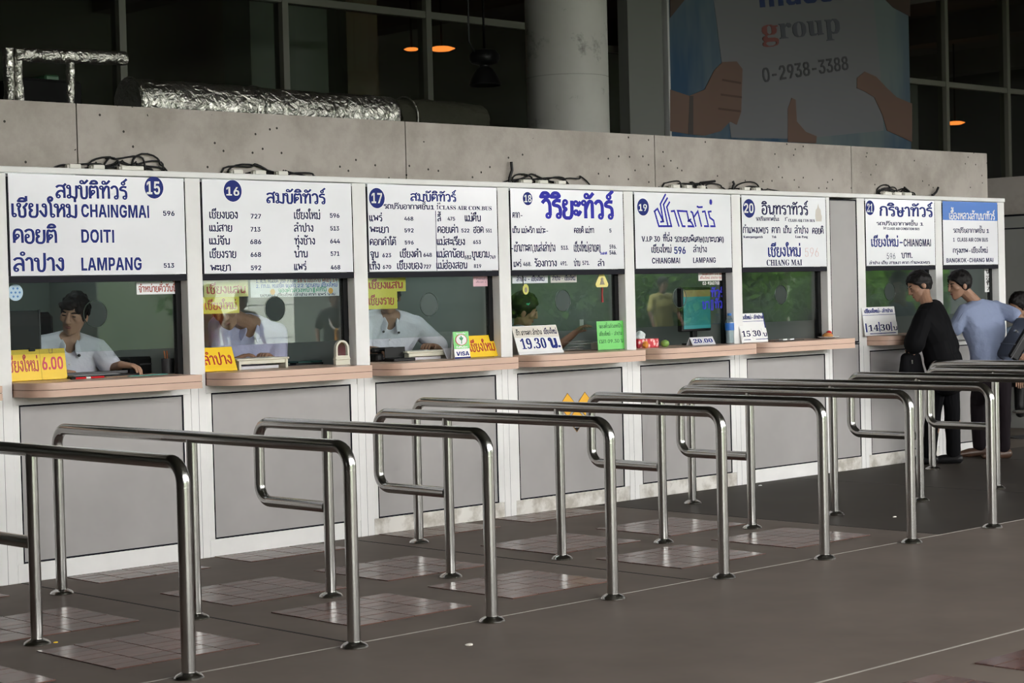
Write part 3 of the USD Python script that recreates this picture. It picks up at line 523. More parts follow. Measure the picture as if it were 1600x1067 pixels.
c, w = card('departure_card', 'white card reading 15 30 with a navy edge by the water bottle', 1160, 1201, -.03, .225, 12, white,
     [("เชียงใหม่-ลำปาง", .03, .95, .80, .1, navy, 'sans', .18, 700), ("15", .05, .36, .20, .2, ink, 'serif', .2, 700), ("30", .46, .76, .20, .2, ink, 'serif', .2, 700), ("น", .84, .98, .18, .13, ink)],
     extra=[('rule_line', 0, 1, .715, .73, navy, .0008), ('number_flap', .02, .40, .12, .47, white, .003), ('number_flap', .43, .8, .12, .47, white, .003), ('number_flap', .82, 1, .12, .47, white, .003), ('navy_edge', .97, 1, .1, 1, navy, .0009), ('navy_rule', .1, .35, .085, .105, navy, .001), ('navy_rule', .55, .98, .085, .105, navy, .001)])
c, w = card('departure_card', 'white card reading 14 30 with a navy edge, left of the black-suited man', 1353, 1404, -.04, .235, 8, white,
     [("เชียงใหม่-ลำปาง", .06, .92, .80, .1, navy, 'sans', .18, 700), ("14", .12, .42, .16, .22, ink, 'serif', .2, 700), ("30", .48, .78, .16, .22, ink, 'serif', .2, 700), ("น", .86, .99, .15, .14, ink)],
     extra=[('rule_line', 0, 1, .715, .73, navy, .0008), ('number_flap', .1, .44, .1, .45, white, .003), ('number_flap', .46, .8, .1, .45, white, .003), ('number_flap', .83, 1, .1, .45, white, .003), ('flap_edge', .04, .075, .13, .44, navy, .002), ('flap_edge', .435, .465, .13, .47, navy, .0034), ('flap_edge', .8, .83, .13, .45, navy, .0034), ('navy_rule', .15, .95, .06, .085, navy, .001)])

def sheet(name, label, p0, p1, y, m, texts=(), catg='notice', parent=None, thick=.001):
    "a paper on the pane: p0 its upper left, p1 its lower right pixel on the plane y"
    A, B = at(*p0, y), at(*p1, y); w, h = B[0]-A[0], A[2]-B[2]
    t = thing(name, label, catg, (A[0], y, B[2])); obj('paper', bx(0, w, -thick, 0, 0, h), m, t)
    for e in texts:
        s, u0, u1, v, hh, mm = e[:6]; kind, sw, wt = (e[6:]+('sans', .15, 600)[len(e)-6:])[:3]
        obj('lettering', extr(fit(s, u0*w, u1*w, v*h, hh*h, sw, kind, wt), -thick-.0006, -thick), mm, t)
    return t, w, h
YG = .077
sheet('glass_label', 'white strip with brown-red Thai lettering at upper right of window 15', (213, 441), (278, 459), YG, white, [("จำหน่ายตั๋ววันนี้", .04, .97, .2, .45, C('brown_ink', (.35, .08, .06), .5), 'sans', .17, 700)])
p = at(24, 457, YG); t = thing('round_sticker', 'round pale blue sticker on the glass at upper left of window 15', 'sticker', (p[0], YG-.0012, p[2]))
obj('disc', extr(Point(0, 0).buffer(.045), 0, .001), C('pale_blue', (.42, .58, .70), .4), t)
for k in range(6): a = k*math.pi/3; obj('dot', extr(Point(.025*math.cos(a), .025*math.sin(a)).buffer(.006), -.0006, 0), C('mid_blue', (.08, .22, .5), .4), t)
obj('dot', extr(Point(0, 0).buffer(.006), -.0006, 0), C('mid_blue'), t)
paleyel = C('pale_yellow_sheet', (.74, .68, .28), .5)
sheet('price_sheet', 'pale yellow sheet with faint red lettering at upper left of window 16', (318, 437), (388, 463), .09, paleyel, [("เชียงแสน", .06, .94, .2, .4, redink)])
sheet('price_sheet', 'lower yellow sheet with red lettering, half over the bright reflection in window 16', (317, 464), (374, 489), .092, lemon, [("เชียงใหม่", .05, .92, .25, .4, redink)])
bi = C('notice_blue', (.06, .12, .45), .5); gi = C('notice_green', (.03, .32, .18), .5)
t, w, h = sheet('wide_notice', 'wide white notice with blue and red lines along the top of window 16', (391, 435), (530, 462), .09, C('notice_white', (.72, .73, .78), .5), [("1. ต.ท. หมอชิต บขส ลำปาง", .06, .5, .76, .17, bi), ("18 น เชียงราย พะเยา 19", .52, .98, .76, .17, redink), ("2. กท.ม. หมอชิต จองตั๋ว", .06, .5, .5, .17, bi), ("22 รถนอน เชียงใหม่", .52, .98, .5, .17, bi), ("จองตั๋วล่วงหน้าได้ที่นี่", .3, .85, .25, .17, gi), ("ขอบคุณ เชียงใหม่ ลำปาง ตาก แพร่ น่าน", .1, .95, .04, .12, ink)])
for u in (.24, .9): obj('round_seal', extr(Point(u*w, .28*h).buffer(.018), -.002, -.001), C('orange_seal', (.75, .38, .03), .5), t)
sheet('price_sheet', 'upper lemon sheet with dark red Thai lettering hiding the clerk of booth 17', (574.5, 433), (634, 455), .09, lemon, [("เชียงแสน", .02, .92, .22, .42, redink, 'sans', .18, 700)])
sheet('price_sheet', 'lower lemon sheet with dark red Thai lettering in front of the clerk of booth 17', (574.5, 456), (621, 482), .092, lemon, [("เชียงราย", .02, .88, .25, .38, redink, 'sans', .16, 600)])
sheet('pink_note', 'small pink typed note at the upper right of window 17', (739, 431), (768.5, 447), YG, C('pink_paper', (.66, .42, .47), .5), [("จำหน่ายตั๋วที่นี่", .15, .88, .62, .12, C('note_grey', (.3, .2, .24), .5)), ("เที่ยวละ 1 ใบ", .15, .88, .34, .12, C('note_grey'))])
sheet('route_label', 'white route label with grey Thai words at upper left of window 18', (800, 429), (856, 442), YG, C('label_blue_white', (.60, .64, .68), .5), [("ลำปาง - เชียงใหม่", .12, .9, .25, .42, ink, 'sans', .17, 700)])
sheet('route_label', 'greyish route label right beside the whiter one in window 18', (860, 428), (901, 441), YG, C('label_grey', (.50, .50, .46), .5), [("ลำปาง - เชียงใหม่", .06, .95, .25, .42, ink, 'sans', .17, 600)])
sheet('pasted_note', 'small white note on the inner wall of booth 18', (905.5, 499), (919, 515), .45, white)
sheet('glass_label', 'white label with two red handwritten lines at upper right of window 19', (1091, 424), (1134, 438), YG, C('label_cream', (.74, .72, .68), .5), [("จองตั๋วโทร 24 ชม", .12, .88, .6, .2, redink, 'sans', .12, 500), ("เชียงใหม่ ลำปาง ทุกวัน", .06, .97, .2, .2, redink, 'sans', .12, 500)])
p = at(1098, 443.5, YG); q = at(1124, 443.5, YG); t = thing('phone_lettering', 'white phone number lettering on the glass under the red-lined label', 'lettering'); obj('numerals', extr(fit('02-9362768', p[0], q[0], p[2]-.008, .024, .15, 'sans', 600), YG-.001, YG), white, t)
for k, (pa, s) in enumerate((((1110, 458, 1131), 'ทัวร์'), ((1097, 476, 1134), 'ชาญทัวร์'))):
    a, b = at(pa[0], pa[1], YG), at(pa[2], pa[1], YG); t = thing('glass_lettering', ['short blue lettering on the glass right of the screen, upper line', 'longer blue lettering on the glass over the screen, lower line'][k], 'lettering'); obj('letters', extr(fit(s, a[0], b[0], a[2]-.03, .052, .22, 'sans', 700), YG-.001, YG), ultra, t)
sheet('vertical_label', 'tall narrow white label with dark lettering at the right edge of the last window', (1538, 419), (1549, 456), YG, C('label_cream2', (.66, .66, .66), .5), [("น.", .2, .8, .78, .14, dark, 'sans', .2, 700), ("22", .2, .8, .52, .16, dark), ("ที่", .2, .8, .28, .14, dark, 'sans', .2, 700), ("7", .3, .7, .06, .15, dark)])
# warning diamonds on the panel below booth 18
dia = C('warning_amber', (.80, .42, .012), .4)
for k, (px, py, lab) in enumerate(((887, 633, 'amber warning diamond on the panel of booth 18, upper left of three'), (914, 631, 'amber warning diamond on the panel of booth 18, upper right of three'), (901, 656, 'amber warning diamond with black lower tip on the panel of booth 18, lowest of three'))):
    p = at(px, py, .004); t = thing('warning_sticker', lab, 'sticker', (p[0], .0032, p[2])); s = .085
    obj('border', extr(Polygon([(-s, 0), (0, -s), (s, 0), (0, s)]), -.0006, .0004), C('amber_dark', (.25, .12, .01), .5), t); r = s*.93
    obj('field', extr(Polygon([(-r, 0), (0, -r), (r, 0), (0, r)]), -.001, -.0006), dia, t)
    if k == 2: obj('black_tip', extr(Polygon([(-r*.55, -r*.45), (0, -r), (r*.55, -r*.45)]), -.0014, -.001), dark, t); obj('lettering', extr(fit('108', -.025, .025, -.052, .016), -.0018, -.0014), white, t)
    else: obj('label_strip', bx(-.03, .03, -.0014, -.001, -.034, -.012), white, t); obj('lettering', extr(fit('K-2', -.024, .024, -.03, .013), -.0018, -.0014), navy, t)
# ledge: connectors and cable tangles
for s, L in ((15, [(108, 126, 'left'), (145, 163, 'middle'), (189, 224, 'longer right')]), (16, [(364, 379, 'left'), (398, 415, 'middle'), (434, 449, 'right')]), (18, [(816, 830, 'left'), (842, 855, 'middle'), (871, 883, 'right')]), (19, [(1050, 1061, 'left'), (1071, 1080, 'middle'), (1094, 1101, 'right')]), (20, [(1161, 1170, 'left'), (1179, 1187, 'right')]), (21, [(1381, 1392, 'left'), (1396, 1407, 'middle'), (1412, 1423, 'right')])):
    desc = {15: 'the sign with DOITI', 16: 'the two-column fare sign', 18: 'the sign with the bright blue title', 19: 'the flame logo sign', 20: 'the sign with pink handwriting', 21: 'the sign above the black-suited man'}[s]
    xs = []
    for a, b, w_ in L:
        x0, x1 = at(a, 270, .03)[0], at(b, 270, .03)[0]; xs += [x0, x1]; t = thing('cable_connector', f'{w_} white plastic connector box on the ledge above {desc}', 'connector', (x0, .02, 2.236))
        obj('housing', bx(0, x1-x0, 0, .05, 0, .026, .004), C('connector_white', (.72, .70, .64), .45), t); obj('cable_socket', bx(-.008, 0, .012, .038, .004, .02), C('connector_white'), t)
    t = thing('cable_tangle', f'black cable tangle on the ledge above {desc}', 'cables', (0, .084, 2.236)); rg = np.random.default_rng(s)
    for k in range(9 if s == 15 else 6):
        a, b = sorted(rg.uniform(xs[0]-.12, xs[-1]+.12, 2)); b = max(b, a+.25); n = 14; u = np.linspace(0, 1, n); hgt = rg.uniform(.02, .11)*(1.15 if s == 15 else .8)
        P = np.c_[a+(b-a)*u+.03*np.sin(u*9+k), -.006*np.cos(u*5+k)+0*u, .006+hgt*np.sin(np.pi*u)**.7*(.75+.25*np.sin(u*7+k*2))]; obj('cable', tube(P, .0055, 6), dark, t, smooth=True)
for k, (a, b) in enumerate((((796, 279), (799, 253)), ((1094, 286), (1117, 283)), ((1145, 283), (1145, 292)), ((1413, 293), (1424, 306)), ((1466, 293), (1457, 306)))):
    A, B = at(*a, .07), at(*b, .07); lo = min(A[2], B[2], 2.24); t = thing('cable_stub', ['tallest black cable end sticking up against the fascia, left of sign 18', 'slanted black cable end above the flame logo sign', 'short upright cable end between the flame logo sign and its right neighbour', 'left-slanting cable end above the black-suited man', 'right-slanting cable end above the black-suited man'][k], 'cable'); obj('wire', tube([(A[0], .07, A[2]), ((A[0]+B[0])/2+.01, .065, (A[2]+B[2])/2), (B[0], .07, B[2])], .010, 8), dark, t); obj('wire_tail', tube([((A if A[2] < B[2] else B)[0], .07, 2.24), ((A if A[2] < B[2] else B)[0], .07, max(min(A[2], B[2]), 2.26))], .009, 8), dark, t)
# desk things
def P2(px, py, y): return at(px, py, y)
def boxthing(name, label, catg, x, y, z, parts, rz=0):
    t = thing(name, label, catg, (x, y, z), rz)
    for n, b, m in parts: obj(n, bx(*b[:6], *(b[6:] or (.003,))), m, t)
    return t
D = 1.0415
x = P2(26, 520, .52)[0]; boxthing('monitor', 'black monitor seen from its side at the left edge of window 15', 'monitor', x, .5, D, [('screen_case', (-.09, .12, 0, .05, .09, .42), dark), ('bezel', (.115, .125, -.004, .054, .085, .425), darkgrey), ('stand', (-.02, .06, .0, .05, .012, .1), dark), ('foot', (-.08, .12, -.05, .1, 0, .014), dark)], -20)
x = P2(238, 560, .5)[0]; boxthing('receipt_printer', 'low black printer on the desk at the right of window 15', 'printer', x, .45, D, [('case', (-.2, .2, -.0, .15, 0, .13, .012), dark), ('paper_slot', (-.12, .12, -.004, .0, .08, .09), darkgrey), ('badge', (.02, .09, -.003, 0, .035, .05), C('badge_grey', (.35, .35, .35), .4))])
x = P2(250, 500, .75)[0]; boxthing('chair_back', 'dark office chair back inside booth 15', 'chair', .92, 1.33, 0, [('back_pad', (-.2, .12, 0, .07, .95, 1.45, .03), dark), ('back_post', (-.06, -.02, .02, .05, .45, .96), darkgrey), ('seat', (-.22, .2, -.3, .08, .55, .62, .02), dark), ('column', (-.05, .0, -.1, -.05, .05, .55), darkgrey), ('base', (-.22, .18, -.25, .12, 0, .05), darkgrey)])
x = P2(265, 578, .2)[0]; t = thing('pen_cup', 'dark mesh pen cup with orange pens at the right of window 15', 'cup', (x, .22, CT)); obj('cup', lathe([(0, 0), (.034, 0), (.036, .085), (.032, .085), (.031, .005), (0, .005)], 24), darkgrey, t)
for k in range(3): obj('pen', tube([(.005*k-.005, 0, .02), (.02*k-.015, .01, .13)], .004, 8), C(f'pen{k}', ((.7, .22, .05), (.6, .15, .03), (.4, .4, .42))[k], .4), t)
x = P2(120, 590, .1)[0]; boxthing('document_tray', 'long black document tray on the counter before the clerk of booth 15', 'tray', x, .12, CT, [('tray_base', (-.02, .42, 0, .13, 0, .012), dark), ('tray_rim', (-.02, .42, .12, .13, .012, .03), darkgrey), ('paper_stack', (0, .3, .01, .11, .012, .016), C('grey_paper', (.3, .3, .32), .6))])
t = thing('red_pen', 'long red glossy pen lying on the counter of booth 15', 'pen', (P2(119, 591, .02)[0], .03, CT+.006), 4); obj('barrel', tube([(0, 0, 0), (.19, 0, 0)], .0055, 10), C('pen_red', (.62, .012, .02), .25), t); obj('cap', tube([(-.03, 0, 0), (0, 0, 0)], .0058, 10), dark, t); obj('label_band', tube([(.07, 0, 0), (.1, 0, 0)], .0058, 10), white, t)
t = thing('wooden_ruler', 'pale wooden ruler lying behind the red pen', 'ruler', (P2(168, 588, .04)[0], .05, CT), 8); obj('blade', bx(0, .2, 0, .025, 0, .004), C('ruler_wood', (.5, .33, .18), .5), t); obj('edge_strip', bx(0, .2, -.001, 0, 0, .004), C('ruler_edge', (.3, .18, .1), .5), t)
t = thing('teal_ruler', 'teal plastic ruler at the right end of counter 15', 'ruler', (P2(205, 587, .0)[0], .01, CT), 3); obj('blade', bx(0, .26, 0, .03, 0, .003), C('teal_plastic', (.03, .22, .18), .3), t); obj('ridge', bx(0, .26, .012, .016, .003, .005), C('teal_plastic'), t)
def tray(label, px0, px1, y, h):
    a, b = at(px0, 570, y)[0], at(px1, 570, y)[0]; w = b-a
    boxthing('printer_tray', label, 'tray', a, y, CT, [('top_shelf', (0, w, 0, .22, h-.012, h, .004), cream), ('front_lip', (.02, w-.02, .006, .012, h-.035, h-.012), cream), ('leg', (w-.03, w-.012, .0, .2, 0, h-.012), cream), ('leg', (.012, .03, .0, .2, 0, h-.012), cream), ('paper_stack', (.05, w-.06, .03, .2, 0, .02), C('pale_paper', (.55, .55, .58), .6))])
tray('cream plastic stand on the counter before the lavender-shirted clerk of booth 16', 371, 453, .05, .066)
tray('cream plastic stand on the counter beside the VISA sign', 637, 705, .10, .058)
x = P2(533, 572, .05)[0]; t = thing('arched_mirror', 'small cream arched mirror standing at the right of counter 16', 'mirror', (x, .03, CT)); ar = union_all([sbox(-.052, .045, .052, .1), affinity.scale(Point(0, .1).buffer(1), .052, .052)]); ins = affinity.scale(ar, .74, .78)
obj('frame', extr(ar.union(sbox(-.056, 0, .056, .05)).difference(ins), 0, .022), cream, t); obj('mirror_glass', extr(ins, .010, .016), mat('mirror', (.75, .75, .76), .04, 1.0), t); obj('foot_ledge', bx(-.058, .058, -.008, .03, .03, .04, .003), cream, t)
x = P2(490, 570, .3)[0]; t = thing('booklet_pile', 'untidy dark booklet pile on the desk behind the arched mirror', 'booklets', (x+.02, .39, D+.0)); rb = np.random.default_rng(2)
for k in range(5): obj('booklet', moved(bx(-.09, .09, -.06, .06, 0, .011), (rb.uniform(-.02, .02), rb.uniform(-.0, .03), .0115*k), rz=rb.uniform(-25, 25)), [dark, C('teal_cover', (.03, .10, .09), .5), darkgrey][k % 3], t)
x = P2(581, 562, .28)[0]; boxthing('telephone', 'black desk telephone at the left edge of window 17', 'telephone', x+.02, .17, CT, [('base', (-.07, .10, 0, .09, 0, .05, .01), dark), ('handset', (-.08, .11, .02, .06, .055, .09, .012), dark), ('keypad', (-.02, .05, -.003, 0, .012, .04), darkgrey)])
x = P2(610, 565, .1)[0]; boxthing('ink_pad', 'flat black ink pad on the counter before the clerk of booth 17', 'ink pad', x+.08, .05, CT, [('case', (-.09, .09, 0, .1, 0, .02), dark), ('lid', (-.085, .085, .095, .1, .02, .09), dark)])
x = P2(700, 560, .05)[0]; t = thing('acrylic_stand', 'empty clear acrylic stand left of the VISA sign', 'stand', (x, .06, CT)); obj('slanted_face', moved(bx(0, .1, 0, .003, 0, .08), rx=-30), C('acrylic', (.5, .5, .55), .15), t); obj('foot', bx(0, .1, 0, .06, 0, .003), C('acrylic'), t)
x = P2(905, 545, .2)[0]; t = thing('banknote_pile', 'heap of loose banknotes and papers behind the opening of booth 18', 'banknotes', (x, .2, CT)); rb = np.random.default_rng(5)
for k in range(12): obj('note', moved(bx(-.07, .07, -.035, .035, 0, .0015), (rb.uniform(-.07, .07), rb.uniform(-.02, .05), .002+.006*k), rz=rb.uniform(-50, 50), rx=rb.uniform(-6, 6)), [C('note_green', (.30, .36, .30), .6), offwhite, C('note_greyblue', (.42, .46, .46), .6)][k % 3], t)
x = P2(925, 542, .15)[0]; boxthing('receipt_stack', 'cream receipt stack right of the banknotes', 'papers', x+.12, .12, CT, [('stack', (-.07, .07, 0, .09, 0, .055), offwhite), ('top_sheet', (-.075, .072, -.004, .09, .055, .058), white)], 8)
# hanging amulets in window 18
p = at(940, 438, .07); t = thing('hanging_amulet', 'yellow rounded triangular amulet with a red tassel in window 18', 'amulet', (p[0], .066, p[2]))
tri = Polygon([(-.045, -.03), (.045, -.03), (0, .045)]).buffer(.018); obj('plaque', extr(tri, 0, .006), C('amulet_yellow', (.80, .70, .22), .35), t); obj('figure', extr(Point(0, .008).buffer(.012).union(Polygon([(-.024, -.03), (.024, -.03), (.008, .004), (-.008, .004)])), -.003, 0), C('amulet_grey', (.30, .26, .18), .5), t)
obj('cord', tube([(0, .003, .06), (0, .005, .125)], .002, 6), dark, t); obj('tassel', tube([(0, .003, -.045), (.004, .003, -.06), (0, .003, -.1), (.002, .003, -.155)], [.002, .007, .006, .009], 8), C('tassel_red', (.28, .02, .02), .7), t)
p = at(821, 452, .07); t = thing('hanging_amulet', 'small oval yellow amulet on a black string near the clerk of booth 18', 'amulet', (p[0], .066, p[2])); obj('plaque', extr(affinity.scale(Point(0, 0).buffer(1), .028, .036), 0, .005), C('amulet_olive', (.60, .58, .12), .4), t); obj('figure', extr(affinity.scale(Point(0, -.004).buffer(1), .012, .018), -.002, 0), C('amulet_grey'), t); obj('cord', tube([(-.02, .003, .02), (-.022, .004, .11)], .0025, 6), dark, t)
# window 19
x = P2(1017, 542, .06)[0]; t = boxthing('tissue_box', 'red patterned tissue box on the counter of booth 19', 'tissue box', x-.02, .06, CT, [('box', (-.11, .11, 0, .1, 0, .065, .004), usdkit.material(stage, '/World/Looks/tissue_print', {'g': ('texture_coordinate', {}), 'n': ('voronoi_texture', {'scale': 30}), 'r': ('rgb_ramp', {'ramp': [(0, (.85, .65, .62)), (.3, (.8, .4, .4)), (.45, (.55, .015, .03)), (1, (.5, .01, .03))]}), 'p': ('principled_bsdf', {'roughness': .35})}, [('g.object', 'n.vector'), ('n.distance', 'r.fac'), ('r.color', 'p.base_color')], surface='p.BSDF'))])
obj('tissue', moved(rough(trimesh.creation.icosphere(2, .04), .015, 30, 2), (-.04, .05, .08)), C('tissue_paper', (.6, .68, .68), .7), t); obj('slot_card', bx(-.07, .02, .03, .07, .065, .067), offwhite, t)
x = P2(1012, 545, .0)[0]; t = thing('snack_bag', 'orange crumpled snack bag before the tissue box', 'bag', (x, .02, CT)); obj('bag', moved(rough(trimesh.creation.icosphere(2, .03), .01, 25, 1), (0, 0, .021), s=.8), C('bag_orange', (.7, .25, .03), .4), t); obj('bag_fold', bx(-.02, .02, -.002, .002, .038, .05), C('bag_orange'), t)
x = P2(1036, 540, .04)[0]; t = thing('green_fruit', 'green fruit right of the red tissue box', 'fruit', (x+.02, .04, CT)); obj('fruit', moved(lathe([(0, 0), (.02, .003), (.033, .02), (.03, .04), (.01, .052), (0, .05)], 20)), C('fruit_green', (.22, .38, .08), .4), t, smooth=True); obj('stem', tube([(0, 0, .048), (.004, 0, .062)], .002, 6), dark, t)
x = P2(1139, 538, .03)[0]; t = thing('water_bottle', 'clear plastic water bottle with blue cap and label at booth 19', 'bottle', (x, .02, CT)); bp = C('bottle_plastic', (.50, .55, .58), .12)
obj('bottle_body', lathe([(0, 0), (.03, 0), (.034, .01), (.031, .05), (.034, .09), (.034, .15), (.026, .18), (.013, .2), (.013, .215), (0, .215)], 28), glassmat('bottle_plastic_clear', (.78, .84, .86), 1.6), t, smooth=30)
obj('water', lathe([(0, .004), (.028, .004), (.028, .1), (0, .1)], 20), bp, t); obj('label', lathe([(0, .1), (.0346, .1), (.0346, .155), (0, .155)], 28), C('label_blue', (.03, .16, .55), .35), t); obj('cap', lathe([(0, .21), (.015, .21), (.015, .228), (0, .23)], 20), C('cap_blue', (.03, .2, .62), .35), t)
p = at(1089, 488, .16); boxthing('screen', 'flat computer screen with a teal display inside booth 19', 'monitor', p[0], .16, CT, [('case', (-.2, .2, 0, .05, .1, .43, .008), dark), ('display', (-.185, .185, -.003, 0, .12, .41), C('teal_display', (.02, .10, .10), .25, emit=(.02, .12, .12, .35))), ('display_band', (-.185, .185, -.005, -.003, .36, .41), C('band_display', (.1, .08, .04), .3, emit=(.10, .08, .03, .5))), ('stand', (-.03, .03, .02, .05, .0, .12), dark), ('foot', (-.1, .1, -.03, .08, 0, .012), dark)], 8)
x = P2(1292, 526, .0)[0]; t = thing('food_plate', 'white plate with bread and a red fruit at the right end of counter 20', 'plate', (x-.02, -.03, CT)); obj('plate', lathe([(0, 0), (.05, 0), (.085, .012), (.084, .015), (.05, .005), (0, .005)], 28), white, t, smooth=30); obj('bun', moved(lathe([(0, 0), (.04, .004), (.045, .02), (.025, .036), (0, .04)], 20), (-.01, 0, .006)), C('bread', (.55, .25, .07), .5), t, smooth=True); obj('red_fruit', moved(trimesh.creation.icosphere(2, .024), (.035, .02, .038)), C('fruit_red', (.55, .015, .02), .3), t, smooth=True)
for k, px in enumerate((1227, 1238)): x = P2(px, 540, -.02)[0]; t = thing('business_card_stack', ['left small white card stack on the dark mat of counter 20', 'right small white card stack on the dark mat of counter 20'][k], 'cards', (x, -.02, CT+.0035)); obj('stack', bx(-.025, .025, 0, .04, 0, .01), white, t); obj('top_card', bx(-.026, .024, -.001, .039, .01, .0112), offwhite, t)
x = P2(1205, 541, -.02)[0]; t = thing('counter_mat', 'dark maroon mat on counter 20 beside the 15 30 card', 'mat', (x, -.06, CT)); obj('sheet', bx(0, .36, 0, .12, 0, .003), C('maroon_mat', (.06, .015, .02), .5), t); obj('hem', bx(0, .36, -.002, 0, 0, .0035), dark, t)
# litter on the floor
for k, (px, py, s, c) in enumerate(((733, 1008, .035, offwhite), (1188, 759, .03, white), (87, 1004, .018, yellow), (1398, 808, .03, offwhite))):
    d = FW+(px-800)/FPX*RT-(py-533.5)/FPX*UPV; g = EYE+d*(-EYE[2]/d[2]); t = thing('litter_scrap', ['crumpled pale scrap on the open floor in front of the third rail', 'white scrap on the floor near the panel of booth 20', 'tiny yellow scrap beside the foot of the nearest rail', 'pale scrap on the floor between the farther rails'][k], 'litter', (g[0], g[1], 0)); obj('scrap', moved(rough(trimesh.creation.icosphere(1, s*.5), s*.2, 60, k), (0, 0, s*.2), s=1).apply_transform(np.diag([1.2, .8, .35, 1])), c, t)
# booth lamps, unseen and added to brighten the interiors
for i in range(8):
    xm = (LEFT[i]+RIGHT[i])/2; t = thing('added_tube_lamp', ['added unseen fluorescent tube lamp under the ceiling of the booth with the %s' % s for s in ('seated woman clerk', 'lavender-shirted clerk', 'VISA sign', 'green sheet', 'water bottle', 'food plate', 'black-suited customer', 'blue-headed sign')][i], 'lamp', (xm, .75, 2.13))
    obj('housing', bx(-.32, .32, -.03, .03, .03, .08, .004), white, t); obj('tube', tube([(-.3, 0, .015), (.3, 0, .015)], .012, 10), mat('added_tube_glow_%d' % i, (.9, .9, .9), .4, emit=(.9, 1.0, .97, (9., 7., 15., 12., 7., 2., 2.5, 5.)[i])), t)

# ------------------------------------------------------------------ people
def nz(v): v = np.asarray(v, float); return v/np.linalg.norm(v)
def S(p, r): return Manifold.sphere(float(r), 14).translate(tuple(map(float, p)))
def hull(*s): return Manifold.batch_hull(list(s))
def chain(*pr): return Manifold.batch_boolean([hull(S(*a), S(*b)) for a, b in zip(pr[:-1], pr[1:])], m3.OpType.Add)
def uni(ms): return Manifold.batch_boolean(list(ms), m3.OpType.Add)
def soft(m, L=.02, it=8, amp=0, sc=14, seed=0):
    t = tm(m.refine_to_length(L)); trimesh.smoothing.filter_taubin(t, iterations=it)
    return rough(t, amp, sc, seed) if amp else t
def ell(c, A, r): # ellipsoid with the axes A (rows) and radii r
    T = np.zeros((3, 4)); T[:, :3] = (np.array(A)*np.array(r)[:, None]).T; T[:, 3] = c
    return Manifold.sphere(1.0, 24).transform(T)
def hand(w, d, n, side, curl=.6, s=1.0):
    "palm, four unequal bent fingers and a thumb from the palm's side: w wrist, d direction, n back of the hand"
    d = nz(d); n = nz(np.asarray(n, float)-d*np.dot(n, d)); x = np.cross(d, n)*side
    P = lambda a, b, c: np.asarray(w)+s*(d*a+x*b+n*c)
    ms = [hull(S(P(.0, 0, 0), .024*s), S(P(.075, .026, 0), .013*s), S(P(.08, -.028, 0), .013*s), S(P(.03, .026, 0), .015*s))]
    for k, (b, l) in enumerate(((.027, .066), (.009, .076), (-.009, .070), (-.026, .054))):
        p = P(.08, b, 0); a1 = curl*.5; pts = [(p, .0098*s)]; ang = 0
        for j, f in enumerate((.45, .32, .25)):
            ang += curl*(.45, .75, .55)[j]; p = p+s*l*f*(d*math.cos(ang)-n*math.sin(ang))+x*s*b*.04; pts.append((p, (.0092, .0085, .0075)[j]*s))
        ms.append(chain(*pts))
    ms.append(chain((P(.022, .024, -.004), .0125*s), (P(.05, .048, -.012), .011*s), (P(.078, .05, -.022-.012*curl), .0088*s)))
    return ms
COUNT = [0]
